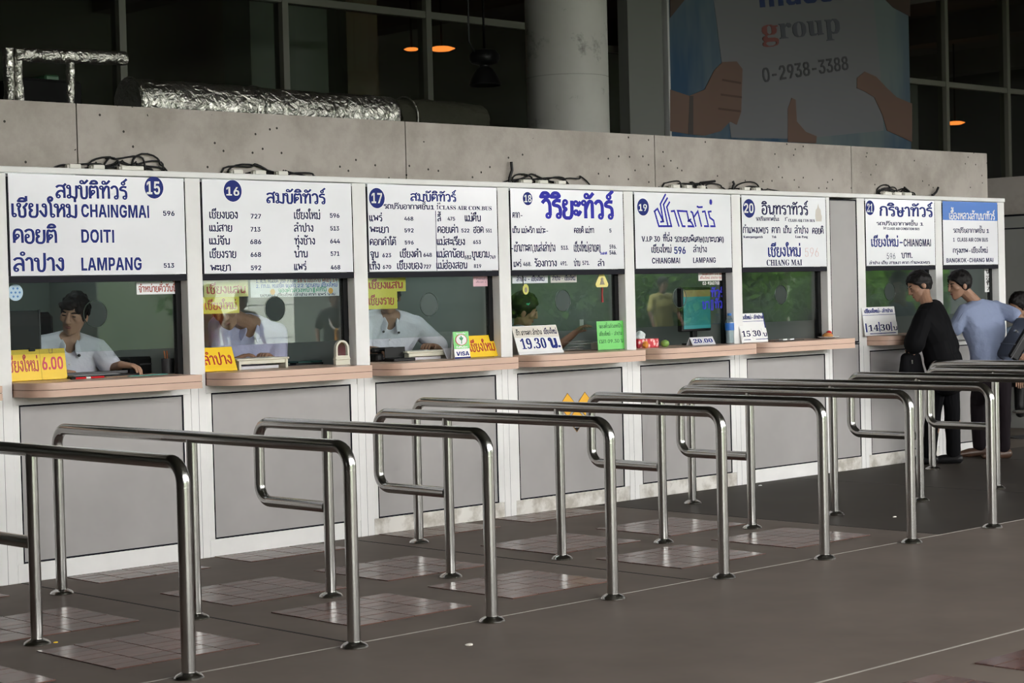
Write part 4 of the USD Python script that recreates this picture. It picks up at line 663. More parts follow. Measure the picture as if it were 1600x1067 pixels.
def person(label, base, hip, sh, rv, head, face, elb, wri, kne=None, ank=None, toe=(0, 1, 0), female=False, shirt=shirtm, legs=dark, sleeve=.72, hair='short', hands=None, extras=None, skinm=None, untuck=.0, wr=.006, shoes=dark, group=None, collar=True, seed=0, jacket=False):
    base = np.array(base, float); L = lambda p: np.array(p, float)-base
    hip, sh, head, face, rv = L(hip), L(sh), L(head), nz(face), nz(rv); elb = [L(e) for e in elb]; wri = [L(e) for e in wri]
    u = nz(sh-hip); fw = nz(np.cross(u, rv)); rv = nz(np.cross(fw, u)); k = .92 if female else 1.0; sw = .165 if female else .185
    skinm = skinm or skin; t = thing('person', label, 'person', base, 0, group)
    shl = [sh-rv*sw, sh+rv*sw]                                    # left, right
    hr = nz(np.cross(fw, [0, 0, 1.])) ; hj = [hip-hr*.09, hip+hr*.09]
    hu = nz(head-(sh+u*.04)); hu = nz(hu*.5+np.array([0, 0, 1.])*.5); face = nz(face); r_ = nz(np.cross(face, hu)); up = np.cross(r_, face)
    H = lambda a, b, c: head+r_*a+face*b+up*c
    def torso(g):
        m = sh-u*.15; w = hip*.55+sh*.45; d = .1*k
        hp = [S(hip-hr*.075+fw*.0, .098*k+g), S(hip+hr*.075, .098*k+g)]; ws = [S(w-rv*.062, .092*k+g), S(w+rv*.062, .092*k+g)]
        ch = [S(m-rv*.085+fw*.005, .105*k+g), S(m+rv*.085+fw*.005, .105*k+g)]; so = [S(shl[0]+u*-.012, .056+g*.8), S(shl[1]-u*.012, .056+g*.8), S(sh+u*.03-fw*.01, .062+g*.5)]
        return [hull(*hp, *ws), hull(*ws, *ch), hull(*ch, *so)]
    ms = torso(0)
    ms.append(chain((sh+u*.02-fw*.01, .056*k), (sh*.45+head*.55-face*.012, .050*k), (H(0, -.02, -.03), .056)))
    # head: skull, jaw, cheeks, nose, ears
    skull = ell(H(0, -.012, .025), (r_, face, up), (.073*k, .092, .094)); jaw = [ell(H(0, .012, -.028), (r_, face, up), (.062*k, .075, .06)), S(H(0, .055, -.088), .026), S(H(-.028, .035, -.078), .022), S(H(.028, .035, -.078), .022)]
    ms += [skull, hull(*jaw), hull(S(H(0, .084, .018), .009), S(H(0, .098, -.024), .0125)), hull(S(H(-.013, .086, -.028), .009), S(H(.013, .086, -.028), .009), S(H(0, .098, -.026), .010)), hull(S(H(-.04, .05, -.015), .026), S(H(-.03, .065, .012), .02)), hull(S(H(.04, .05, -.015), .026), S(H(.03, .065, .012), .02))]
    for s in (-1, 1): ms.append(ell(H(s*.074*k, -.012, -.008), (r_, face, up), (.012, .02, .032)))
    for i in (0, 1):
        ms.append(chain((shl[i], .052*k), (elb[i], .039*k), (wri[i], .026*k)))
        d = nz(wri[i]-elb[i]); hd = (hands or {}).get(i, {})
        ms += hand(wri[i]+d*.005, hd.get('d', d), hd.get('n', (0, 0, 1) if abs(d[2]) < .8 else rv*(1 if i else -1)), hd.get('s', 1 if i else -1), hd.get('curl', .6), .93 if female else 1.0)
    if kne is None:
        kne = [hj[i]+fw*.40+np.array([0, 0, .02])-u*0 for i in (0, 1)]; kne = [np.array([p[0], p[1], hip[2]-.02]) for p in kne]
        ank = [np.array([p[0], p[1], p[2]])+np.array([0, 0, -.42])-nz([fw[0], fw[1], 0])*.05 for p in kne]; tdir = [nz([fw[0], fw[1], 0])]*2
    else: kne = [L(p) for p in kne]; ank = [L(p) for p in ank]; tdir = [nz(toe)]*2
    for i in (0, 1): ms.append(chain((hj[i], .085*k), (kne[i], .053*k), (kne[i]*.62+ank[i]*.38-tdir[i]*.015, .052*k), (ank[i], .034)))
    for i in (0, 1): ms.append(hull(S(ank[i]-np.array([0, 0, .04])-tdir[i]*.03, .032), S(ank[i]-np.array([0, 0, .05])+tdir[i]*.13, .024)))
    obj('body', soft(uni(ms), .016, 6), skinm, t, smooth=True)
    # clothes
    g = .016 if not jacket else .028
    cl = torso(g)
    for i in (0, 1):
        e = shl[i]+(elb[i]-shl[i])*min(sleeve, 1.0); a = [(shl[i]-u*.005, .058*k+g*.6), (e, .05*k+g*1.3)]
        if sleeve > 1: a += [(elb[i]+(wri[i]-elb[i])*.93, .034+g*.6)]
        cl.append(chain(*a))
    if untuck: cl.append(hull(S(hip-hr*.078, .104*k+g), S(hip+hr*.078, .104*k+g), S(hip-hr*.085-u*untuck, .10*k+g), S(hip+hr*.085-u*untuck, .10*k+g)))
    neckcut = hull(S(sh+u*.075+fw*.02, .066*k), S(head, .06), S(sh+u*.03+fw*.10, .022), S(sh-u*.03+fw*.12, .012)) if collar else hull(S(sh+u*.085, .062*k), S(head, .06))
    obj('jacket' if jacket else 'shirt', soft(uni(cl)-neckcut, .018, 5, wr, np.array([13, 13, 6.5]), seed), shirt, t, smooth=True)
    if collar:
        for s in (-1, 1):
            q = hull(S(sh+u*.066+rv*s*.062-fw*.03, .007), S(sh+u*.04+rv*s*.075+fw*.01, .007), S(sh+u*.012+rv*s*.035+fw*.105, .006), S(sh+u*.042+rv*s*.03+fw*.088, .006), S(sh-u*.02+rv*s*.05+fw*.11, .006)); obj('collar', soft(q, .02, 3), shirt, t, smooth=True)
    tr = [hull(S(hip-hr*.075, .104*k), S(hip+hr*.075, .104*k), S(hip-hr*.085-np.array([0, 0, .06]), .10*k), S(hip+hr*.085-np.array([0, 0, .06]), .10*k))]
    for i in (0, 1): tr.append(chain((hj[i]-np.array([0, 0, .03]), .098*k), (kne[i], .068*k), (ank[i]+np.array([0, 0, .01]), .058*k)))
    obj('trousers', soft(uni(tr), .03, 4, .006, 9, seed+3), legs, t, smooth=True)
    for i in (0, 1):
        z0 = ank[i][2]-.085; f2 = hull(S(ank[i]-np.array([0, 0, .045])-tdir[i]*.035, .042), S(ank[i]-np.array([0, 0, .052])+tdir[i]*.09, .040), S(ank[i]-np.array([0, 0, .06])+tdir[i]*.165, .026)).trim_by_plane((0, 0, 1), float(z0)); obj('shoe', soft(f2, .02, 2), shoes, t, smooth=True)
    # hair and face
    hm = ell(H(0, -.018, .033), (r_, face, up), (.090*k, .110, .108)) if hair != 'cap' else None
    cutp = H(0, .062, .046); n1 = nz(face*.85-up*.62); hm2 = hm.trim_by_plane(tuple(-n1), float(-np.dot(n1, cutp)))
    nb = nz(-face*.45-up*.9); hm2 = hm2.trim_by_plane(tuple(-nb), float(-np.dot(nb, H(0, -.085, -.070))))
    side = H(0, .03, -.018); n3 = nz(face*.5-up); hm2 = hm2.trim_by_plane(tuple(-n3), float(-np.dot(n3, side)))
    hs = [hm2]
    if hair == 'bun': hs += [ell(H(0, -.125, .02), (r_, face, up), (.042, .036, .042)), ell(H(0, -.07, -.03), (r_, face, up), (.07, .05, .05))]
    if hair == 'fringe': hs += [ell(H(.02, .062, .066), (r_, nz(face-up*.5), up), (.055, .03, .022)), ell(H(-.045, .045, .05), (r_, face, up), (.025, .03, .035))]
    obj('hair', soft(uni(hs), .012, 2, .010, 46, seed+5), hairm, t, smooth=True)
    for s in (-1, 1):
        obj('eye', tm(ell(H(s*.031, .0775, .008), (r_, face, up), (.013, .008, .0055))), C('eye_dark', (.02, .012, .01), .15), t, smooth=True)
        obj('eyebrow', tm(hull(S(H(s*.018, .084, .026), .0032), S(H(s*.034, .081, .030), .0034), S(H(s*.048, .072, .026), .0026))), hairm, t)
    obj('lips', tm(hull(ell(H(0, .083, -.058), (r_, face, up), (.02, .007, .0055)), ell(H(0, .081, -.064), (r_, face, up), (.017, .007, .005)))), C('lip_skin', (.30, .11, .09), .4), t, smooth=True)
    F = dict(t=t, sh=sh, u=u, fw=fw, rv=rv, shl=shl, elb=elb, wri=wri, H=H, hip=hip, base=base)
    if extras: extras(F)
    return F
def stool(p, z, label):
    t = thing('stool', label, 'stool', (p[0], p[1], 0)); obj('seat_pad', lathe([(0, z-.05), (.15, z-.05), (.165, z-.03), (.16, z-.005), (.14, z), (0, z)], 24), dark, t, smooth=40); obj('column', tube([(0, 0, .03), (0, 0, z-.05)], .025, 12), steel, t); obj('foot_plate', lathe([(0, 0), (.18, 0), (.18, .012), (.04, .03), (0, .03)], 24), darkgrey, t); obj('foot_ring', tube(np.c_[.13*np.cos(np.linspace(0, 6.2832, 25)), .13*np.sin(np.linspace(0, 6.2832, 25)), np.full(25, .25)], .01, 8, False), steel, t)
def uniform(F):
    t, sh, u, fw, rv = F['t'], F['sh'], F['u'], F['fw'], F['rv']
    for i, s in ((0, -1), (1, 1)):
        a = sh+rv*s*.085+u*.062; b = F['shl'][i]+u*.048+rv*s*.035; q = hull(S(a-fw*.022, .006), S(a+fw*.022, .006), S(b-fw*.024-u*.012, .006), S(b+fw*.024-u*.012, .006)); obj('epaulette', soft(q, .02, 2), shirtm, t, smooth=True)
        obj('shoulder_badge', tm(hull(S(b+fw*.02-u*.006-rv*s*.012, .006), S(b-fw*.01-u*.0-rv*s*.02, .005))), dark, t)
        obj('collar_pin', tm(ell(sh-u*.005+rv*s*.052+fw*.118, (rv, fw, u), (.009, .005, .009))), darkgrey, t)
        obj('chest_pocket', soft(hull(*[S(sh-u*a_+rv*s*b_+fw*(.123-abs(b_-.06)*.3), .004) for a_ in (.13, .2) for b_ in (.045, .1)]), .02, 1), shirtm, t)
    for k in range(3): obj('button', tm(ell(sh-u*(.06+.07*k)+fw*.127, (rv, fw, u), (.005, .003, .005))), offwhite, t)
def seat_up(F_hip, label): stool(F_hip, F_hip[2]-.115, label)
# clerk of booth 15
f15 = nz((-.45, -.89, 0)); rv15 = np.array([f15[1], -f15[0], 0]); h15 = np.array([.755, .80, .80])
person('woman clerk in a white uniform shirt with epaulettes looking left', (.755, .80, 0), h15, (.715, .63, 1.245), rv15, at(116, 492, .56), (-.80, -.58, -.16), [at(176, 577, .43), at(60, 580, .62)], [at(189, 570, .30), at(96, 582, .42)], female=True, sleeve=.86, hair='fringe',
       hands={0: dict(d=RT*.9+np.array([0, -.3, -.1]), n=(0, 0, 1), curl=.75, s=-1)}, extras=uniform, skinm=mat('skin_warm', (.43, .25, .17), .5, spec=.35), seed=1)
stool((.755, .80), .640, 'black stool under the seated woman clerk of booth 15')
f16 = nz((-.5, -.85, -.25)); rv = np.array([-.87, .5, 0])
person('clerk in a lavender-white shirt bending behind the lemon sheet of booth 16', (2.02, .90, 0), (2.02, .90, .80), at(388, 513, .56), rv, at(352, 484, .42), (-.6, -.7, -.4), [at(432, 568, .5), at(345, 575, .45)], [at(421, 560, .44), at(362, 566, .40)], sleeve=.9, seed=2, shirt=mat('lavender_shirt_cloth', (.52, .51, .72), .75, bump=(26, .35, .012), spec=.2), legs=darkgrey)
stool((2.02, .92), .61, 'black stool under the lavender-shirted clerk of booth 16')
person('clerk in a white uniform shirt, face hidden by the lemon sheets of booth 17', (3.22, .90, 0), (3.22, .90, .80), at(607, 503, .58), (-.87, .5, 0), at(606, 463, .52), (-.62, -.75, -.1), [at(692, 548, .52), at(566, 548, .5)], [at(676, 542, .44), at(590, 548, .30)], sleeve=.82, extras=uniform, seed=3)
stool((3.22, .92), .59, 'black stool under the clerk whose face the lemon sheets hide')
def clip(F): obj('hair_clip', soft(hull(*[S(F['H'](a, b, c), .007) for a, b, c in ((.07, -.03, .06), (.06, .01, .085), (.075, .0, .06))]), .01, 1), C('clip_green', (.02, .45, .25), .3), F['t'])
person('clerk with green hair clip in profile behind the 19.30 card', (4.30, .78, 0), (4.30, .78, .74), at(812, 523, .62), (-.55, -.83, 0), at(819, 485, .55), (.80, -.52, -.30), [at(868, 545, .52), at(800, 545, .52)], [at(896, 522, .40), at(830, 550, .4)], female=True, hair='bun', sleeve=.8, extras=clip, seed=4, shirt=mat('pale_blue_uniform', (.45, .52, .62), .75, spec=.2))
stool((4.30, .78), .58, 'black stool under the clerk with the green hair clip')
# customers
suit = mat('black_suit_cloth', (.005, .005, .006), .8, spec=.08)
person('man in a black suit leaning at the counter with his back turned', (8.24, -.36, 0), (8.13, -.45, .86), at(1451, 488, -.39), (.96, .28, 0), at(1436, 448, -.29), (-.78, .50, -.36), [at(1429, 537, -.45), at(1483, 540, -.45)], [at(1423, 533, -.36), at(1475, 566, -.40)],
       kne=[(8.15, -.34, .48), (8.27, -.43, .48)], ank=[(8.20, -.25, .085), (8.36, -.38, .085)], toe=(-.5, .86, 0), shirt=suit, legs=suit, sleeve=1.2, jacket=True, untuck=.16, wr=.007, collar=False, seed=6, hands={0: dict(d=(0, .1, -1), n=(-.9, -.4, 0), curl=1.2)})
blue = mat('blue_shirt_cloth', (.24, .285, .42), .75, spec=.15, bump=(9, .7, .03))
person('man in a light blue short-sleeved shirt leaning left, back turned, case under his arm', (9.0, -.30, 0), at(1550, 580, -.42), at(1531, 484, -.32), (.97, -.22, 0), at(1498, 446, -.22), (-.86, .42, -.16), [at(1489, 520, -.22), at(1593, 497, -.56)], [at(1478, 518, -.10), at(1610, 548, -.60)],
       kne=[(9.02, -.20, .47), (8.93, -.50, .47)], ank=[(9.03, -.20, .085), (8.97, -.47, .085)], toe=(-.75, .6, 0), shirt=blue, legs=mat('dark_trousers', (.010, .007, .009), .8, spec=.1), sleeve=.74, untuck=.0, wr=.016, seed=8, shoes=mat('brown_shoe', (.06, .03, .018), .4),
       hands={1: dict(d=(-.75, .2, -.5), n=(.3, -.9, 0), curl=.9)})
p = at(1592, 527, -.68); t = thing('briefcase', 'black leather briefcase clamped under the arm of the blue-shirted man', 'briefcase', p, -38)
lt = mat('black_leather', (.012, .012, .014), .28)
def tilt(m): return moved(m, ry=33)
obj('case', tilt(bx(-.05, .05, -.16, .17, -.21, .17, .015)), lt, t); obj('seam', tilt(bx(-.053, -.047, -.162, .172, -.1, -.09)), darkgrey, t); obj('seam', tilt(bx(-.02, -.012, -.164, .174, -.211, .171)), darkgrey, t); obj('clasp', tilt(bx(-.062, -.05, -.02, .02, .02, .04, .003)), steel, t)
p = at(1422, 566, -.34); t = thing('handbag', 'soft black bag hanging from the left hand of the black-suited man', 'bag', (p[0], p[1], p[2])); obj('bag_body', soft(hull(S((-.08, 0, -.10), .05), S((.12, 0, -.12), .05), S((-.07, 0, .04), .035), (S((.1, 0, .04), .035))), .03, 3, .008, 12), suit, t, smooth=True); obj('strap', tube(fillet([(-.05, 0, .05), (-.03, 0, .13), (.05, 0, .13), (.08, 0, .05)], .03), .008, 8), suit, t); obj('buckle', bx(-.055, -.045, -.058, -.05, -.01, .02), steel, t)
def clip2(F): obj('hair_clip', soft(hull(*[S(F['H'](a, b, c), .010) for a, b, c in ((.035, -.09, .07), (-.0, -.115, .05), (.03, -.11, .03))]), .01, 1), C('clip_pink', (.75, .22, .24), .4), F['t'])
w0 = at(1604, 600, .5)
person('seated woman with a pink hair clip, cut off by the right edge', (w0[0], .5, 0), (w0[0], .5, .70), at(1601, 520, .46), (.45, -.89, 0), at(1591, 478, .42), (-.86, .3, -.35), [at(1590, 560, .3), at(1625, 570, .4)], [at(1592, 590, .1), at(1622, 600, .2)], female=True, hair='bun', sleeve=.8, extras=clip2, seed=9, shirt=mat('grey_blue_blouse', (.16, .22, .30), .75), legs=dark, collar=False)
stool((w0[0], .5), .54, 'stool under the seated woman at the far right edge')
# bystanders in the yard, mirrored in the panes
def stand(x, y, face, label, shirt, legs, female=False, seed=0, group=None, extras=None):
    f = nz((face[0], face[1], 0)); r = np.array([f[1], -f[0], 0]); c = np.array([x, y, 0.]); k = .94 if female else 1.0; P = lambda a, b, z: c+r*a+f*b+np.array([0, 0, z*k])
    person(label, c, P(0, 0, .93), P(0, 0, 1.40), r, P(0, .03, 1.62), (*f[:2], -.05), [P(-.26, .02, 1.14), P(.26, .05, 1.14)], [P(-.27, .14, .92), P(.24, .20, 1.0)], [P(-.09, .03, .50), P(.10, .02, .50)], [P(-.1, 0, .085/k), P(.12, -.02, .085/k)], f, female, shirt, legs, .75, 'bun' if female else 'short', seed=seed, extras=extras, collar=False)
stand(9.5, -11.0, (-.2, 1), 'woman in a beige shirt with a shoulder bag mirrored in window 16', mat('beige_shirt', (.50, .42, .34), .8), mat('lilac_skirt', (.35, .32, .5), .8), True, 11)
stand(9.95, -12.4, (.3, 1), 'person in a red and orange shirt mirrored at the left of window 16', mat('red_shirt', (.62, .05, .02), .8, noise=(9, .4, .6), col2=(.7, .35, .03)), mat('camouflage', (.08, .09, .05), .8, noise=(14, .45, .55), col2=(.25, .24, .18)), False, 12)
def lei(F):
    a = np.linspace(0, 2*np.pi, 30); s = F['sh']; q = [s+F['u']*(.06-.2*(1-np.cos(x))/2*1.6)+F['rv']*.09*np.sin(x)+F['fw']*(.02+.13*(1-np.cos(x))/2) for x in a]; obj('garland', rough(tube(q, .022, 8, False), .01, 40), offwhite, F['t'], smooth=True)
    obj('garland_tail', tm(chain((q[15], .03), (q[15]-np.array([0, 0, .14])+F['fw']*.02, .035))), C('marigold', (.75, .33, .02), .6), F['t'], smooth=True)
stand(12.0, -12.2, (-.5, 1), 'woman in a black shirt with a flower garland mirrored at the right of window 16', mat('black_shirt', (.02, .018, .018), .8), mat('maroon_skirt', (.20, .03, .05), .8), True, 13, extras=lei)
stand(19.0, -12.1, (-.3, 1), 'person in a pale yellow shirt mirrored in window 19', mat('pale_yellow_shirt', (.55, .52, .16), .8), darkgrey, False, 14)

# ------------------------------------------------------------------ behind and above the booths
steel_frame = mat('mullion_paint', (.13, .13, .105), .5)
darkpane = glassmat('hall_glass', (.72, .74, .72), .5)
YC = 5.4
cw = thing('window_9', 'tall dark glazed wall with slim grey mullions behind the booths', 'glazed wall', kind='structure')
mx = [2.34-1.8, 2.34, 4.14, 5.94, 7.76, 9.56]+[at(1475, 140, YC)[0], at(1571, 140, YC)[0], at(1571, 140, YC)[0]+1.9]
zt = at(670, 25, YC)[2]; zr = at(1512, 136, YC)[2]
for x in mx: obj('mullion', bx(x-.035, x+.035, YC-.06, YC+.08, 0, 5.6), steel_frame, cw)
obj('mullion', bx(10.9, 11.0, YC-.06, YC+.08, 0, 5.6), steel_frame, cw)
ms = sorted(mx)
for a, b in zip(ms[:-1], ms[1:]):
    z = zt if b < 10.8 else zr
    obj('transom', bx(a+.035, b-.035, YC-.05, YC+.06, z-.035, z+.035), steel_frame, cw)
    obj('pane', bx(a+.03, b-.03, YC, YC+.008, 0, 5.6), darkpane, cw)
fw = thing('wall_far', 'dark inner wall of the hall seen through the glazed wall', 'wall', kind='structure')
obj('wall_slab', bx(-14, 30, 11.8, 12, 0, 5.6), C('far_wall_paint', (.32, .33, .31), .8), fw)
for k, (px, w, y) in enumerate(((474, .42, 7.5), (412, .22, 7.5), (566, .3, 8.5))):
    c = at(px, 60, y)[0]
    o = obj('interior_column', bx(c-w/2*1.6, c+w/2*1.6, y, y+.5, 0, 5.6), C('interior_column_paint', (.34, .38, .34), .7))
    data(o, ['pale square column dimly seen through the glass above the silver duct, right one', 'narrow pale column dimly seen through the glass left of the wide one', 'faint pale column seen through the glass left of the round white pillar'][k], 'column', kind='structure')
lampm = C('warm_lamp', (.9, .5, .2), .5, emit=(1.0, .25, .04, .7))
for k, (px, py, y, lab) in enumerate(((690, 76, 7.5, 'small orange glowing lamp behind the glass left of the black hanging lamp'), (643, 77, 7.5, 'fainter orange lamp behind the glass, left of the brighter one'), (1492, 192, 7.5, 'tiny orange lamp behind the dark glass right of the billboard'))):
    p = at(px, py, y); t = thing('ceiling_lamp', lab, 'lamp', p)
    obj('glowing_bowl', lathe([(0, -.03), (.10, -.025), (.16, .0), (.1, .02), (0, .025)] if k != 1 else [(0, -.02), (.06, -.015), (.09, 0), (.06, .015), (0, .02)], 20), lampm, t)
    obj('hanging_rod', bx(-.008, .008, -.008, .008, .02, 5.6-p[2]), dark, t)
# round pillar
pc = at(886, 100, 3.6); t = thing('round_pillar', 'thick round white concrete pillar rising behind the fascia', 'pillar', (pc[0], 3.6, 0), kind='structure')
pil = usdkit.material(stage, '/World/Looks/pillar_plaster', {'g': ('texture_coordinate', {}), 'n': ('noise_texture', {'scale': 2.2, 'detail': 6.0, 'roughness': .7}), 'r': ('rgb_ramp', {'ramp': [(0, (.10, .09, .08)), (.3, (.2, .19, .175)), (.4, (.46, .45, .42)), (1, (.54, .53, .5))]}), 'p': ('principled_bsdf', {'roughness': .6})}, [('g.object', 'n.vector'), ('n.fac', 'r.fac'), ('r.color', 'p.base_color')], surface='p.BSDF')
obj('shaft', lathe([(0, 0), (.395, 0), (.395, 5.6), (0, 5.6)], 48), pil, t, smooth=40)
obj('band_joint', lathe([(0, 3.55), (.397, 3.55), (.397, 3.556), (0, 3.556)], 48), C('pillar_joint', (.3, .29, .27), .8), t)
# billboard: flat print
YB = 4.95
def pg(pts, y0, y1): return extr(Polygon([tuple(at(a, b, YB)[[0, 2]]) for a, b in pts]), y0, y1)
bl, brr = at(1046, 100, YB)[0], at(1421, 100, YB)[0]
t = thing('billboard', 'large dim advertising billboard with hands holding a white sheet reading group 0-2938-3388', 'billboard')
obj('backing_panel', bx(bl, brr, YB, YB+.12, 2.7, 5.15), C('billboard_blue', (.010, .05, .11), .6, noise=(.55, .42, .6), col2=(.12, .15, .155), stretch=(1, 1, .25)), t)
obj('edge_strip', bx(bl-.03, bl, YB-.01, YB+.12, 2.7, 5.15), C('billboard_edge', (.5, .5, .5), .4), t)
obj('side_post', bx(bl-.62, bl-.05, YB+.05, YB+.2, 2.2, 5.15), C('billboard_post', (.16, .165, .155), .7), t)
obj('printed_sheet', pg([(1112, -25), (1125, 80), (1142, 215), (1250, 217), (1380, 204), (1374, 100), (1362, -25)], YB-.006, YB), C('print_white', (.145, .145, .16), .6), t)
sk = C('print_skin', (.13, .075, .058), .6)
obj('printed_hand', pg([(1046, 140), (1076, 150), (1100, 140), (1115, 110), (1128, 97), (1150, 96), (1159, 108), (1158, 140), (1157, 175), (1150, 195), (1140, 190), (1125, 205), (1100, 212), (1078, 210), (1046, 205)], YB-.012, YB-.006), sk, t)
for a, b in (((1128, 125), (1156, 130)), ((1126, 148), (1157, 152)), ((1122, 170), (1155, 174))):
    A, B = at(*a, YB), at(*b, YB); obj('finger_line', extr(LineString([A[[0, 2]], B[[0, 2]]]).buffer(.012), YB-.013, YB-.012), C('print_skin_dark', (.07, .035, .03), .6), t)
obj('printed_hand', pg([(1424, 162), (1400, 152), (1385, 138), (1368, 120), (1350, 112), (1338, 122), (1338, 138), (1350, 143), (1365, 152), (1378, 180), (1385, 204), (1424, 222)], YB-.012, YB-.006), sk, t)
obj('printed_thumb', pg([(1230, 222), (1230, 170), (1236, 153), (1242, 156), (1244, 190), (1258, 206), (1275, 213), (1274, 224)], YB-.012, YB-.006), sk, t)
obj('printed_bracelet', pg([(1076, 150), (1082, 150), (1082, 210), (1074, 210)], YB-.013, YB-.012), C('print_dark', (.05, .04, .04), .6), t)
for pts in ([(1046, -20), (1085, -20), (1046, 28)], [(1362, -20), (1421, -20), (1421, 26), (1395, 12)]): obj('printed_arm', pg(pts, YB-.012, YB-.006), C('print_arm', (.05, .028, .022), .6), t)
def bill_text(txt, a, b, hpx, m, st='n', kind='serif', sw=500):
    A, B = at(*a, YB), at(*b, YB); g = shape(txt, .12, kind, sw, 3); x0, z0, x1, z1 = g.bounds
    L = math.hypot(B[0]-A[0], B[2]-A[2]); h = abs(at(a[0], a[1]-hpx, YB)[2]-A[2]); c, s = (B[0]-A[0])/L, (B[2]-A[2])/L
    k = L/(x1-x0); obj('lettering', extr(affinity.affine_transform(g, [c*k, -s*h, s*k, c*h, A[0]-x0*k*c, A[2]-x0*k*s]), YB-.012, YB-.006), m, t)
bt = C('print_blue', (.012, .025, .10), .6); bg = C('print_grey', (.065, .07, .09), .6)
bill_text('mass', (1187, 12), (1302, 2), 34, bt, kind='sans', sw=800)
bill_text('g', (1190, 64), (1216, 62), 36, C('print_red', (.17, .05, .045), .6)); bill_text('roup', (1218, 61), (1312, 52), 36, bg)
bill_text('0-2938-3388', (1192, 129), (1325, 109), 22, C('print_dark_text', (.045, .045, .052), .6), kind='sans', sw=600)
# foil covered duct and frame on the booth roof
foil = usdkit.material(stage, '/World/Looks/crumpled_foil', {'g': ('texture_coordinate', {}), 'm': ('mapping', {'scale': (1, 1, 1)}), 'n': ('noise_texture', {'scale': 22, 'detail': 5.0, 'distortion': .8}), 'u': ('bump', {'strength': .9, 'distance': .03}), 'p': ('principled_bsdf', {'base_color': (.50, .49, .45), 'metallic': 1.0, 'roughness': .28})}, [('g.object', 'n.vector'), ('n.fac', 'u.height'), ('u.normal', 'p.normal')], surface='p.BSDF')
def pipe(x0, x1, r, n, step=.02): return tube(np.c_[np.arange(x0, x1+.001, step), np.zeros(len(np.arange(x0, x1+.001, step))), np.zeros(len(np.arange(x0, x1+.001, step)))], r, n)
dl, dm, dr = at(199, 140, 1.0)[0], at(606, 160, 1.0)[0], at(745, 170, 1.0)[0]
t = thing('duct', 'fat silver foil-wrapped duct lying on the booth roof behind the fascia', 'duct', (0, 1.0, 2.735))
m = pipe(dl, dm, .155, 40); m.vertices[:, 0] += 0; obj('foil_wrap', rough(m, .012, np.array([9, 14, 14])), foil, t, smooth=True)
m = pipe(dm, dr, .15, 32); obj('grey_wrap', rough(m, .018, 6, 3), C('duct_lagging', (.026, .026, .018), .8, spec=.1, bump=(14, .8, .02)), t, smooth=True)
for x in (dl+.01, dl+.95, dl+2.25): obj('strap', tube(np.c_[np.full(25, x), .163*np.cos(np.linspace(0, 2*np.pi, 25)), .163*np.sin(np.linspace(0, 2*np.pi, 25))], .006, 6, False), foil, t)
obj('saddle', bx(dl+.4, dl+.5, -.12, .12, -.235, -.13), dark, t); obj('saddle', bx(dm-.3, dm-.2, -.12, .12, -.235, -.13), dark, t)
t = thing('pipe_frame', 'foil-wrapped pipe frame of two legs and a long top bar at upper left', 'pipe frame', (0, .8, 0))
def fp(a, b, r): 
    A, B = at(*a, .8), at(*b, .8); n = 30; return rough(tube([[A[0]+(B[0]-A[0])*k/n, 0, A[2]+(B[2]-A[2])*k/n] for k in range(n+1)], r, 18), .008, 16)
obj('top_bar', fp((22, 86), (195, 91), .043), foil, t, smooth=True)
for a, b, r in (((27, 88), (31, 175), .028), ((110, 95), (110, 175), .024), ((12, 76), (16, 175), .032)): obj('leg', fp(a, b, r), foil, t, smooth=True)
matte = C('matte_black', (.012, .012, .012), .9, spec=.03); p = at(64, 130, 1.1); t = thing('fan_housing', 'black box-shaped fan housing inside the foil-wrapped pipe frame', 'machine', (p[0], 1.25, 2.5))
obj('casing', bx(-.18, .26, -.2, .3, .0, .36, .02), matte, t); obj('side_plate', bx(-.13, .12, -.215, -.2, .08, .2, .004), matte, t); obj('cap', bx(.06, .16, -.1, .1, .36, .40, .01), C('housing_green', (.04, .12, .06), .5), t)
# pendant lamp
p = at(758, 134, 4.4); t = thing('pendant_lamp', 'black bell-shaped industrial lamp hanging in the dark left of the round pillar', 'lamp', p)
obj('bell_shade', lathe([(.155, 0), (.16, .01), (.145, .06), (.12, .11), (.085, .16), (.05, .185), (.05, .2), (0, .2)], 28), dark, t, smooth=40)
obj('ballast_box', lathe([(0, .2), (.06, .2), (.13, .22), (.15, .25), (.15, .30), (.12, .34), (.03, .36), (0, .36)], 24), dark, t, smooth=40)
obj('hook_rod', bx(-.008, .008, -.008, .008, .36, 5.21-p[2]), dark, t); obj('cable', tube(fillet([(-.12, 0, .3), (-.2, 0, .42), (-.2, 0, 5.21-p[2])], .05), .01, 6), dark, t)
# grey block at the far right end
t = thing('wall_right', 'grey panelled block closing the row at the far right', 'wall', kind='structure')
gb = C('block_panel', (.27, .27, .255), .6, noise=(1.5, .3, .7), col2=(.23, .23, .22))
obj('wall_panel', bx(12, 12.3, .2, 1.6, 0, 2.03), gb, t); obj('wall_panel', bx(12, 12.3, 1.61, 4.5, 0, 2.03), gb, t); obj('upper_panel', bx(12, 12.3, .2, 4.5, 2.045, 2.16), gb, t)
obj('concrete_band', bx(11.95, 12.4, .1, 4.6, 2.18, 2.56), concrete, t); obj('joint_backing', bx(12.02, 12.3, .21, 4.5, 2.0, 2.2), gasket, t)  # dark backing strip behind the panel joints

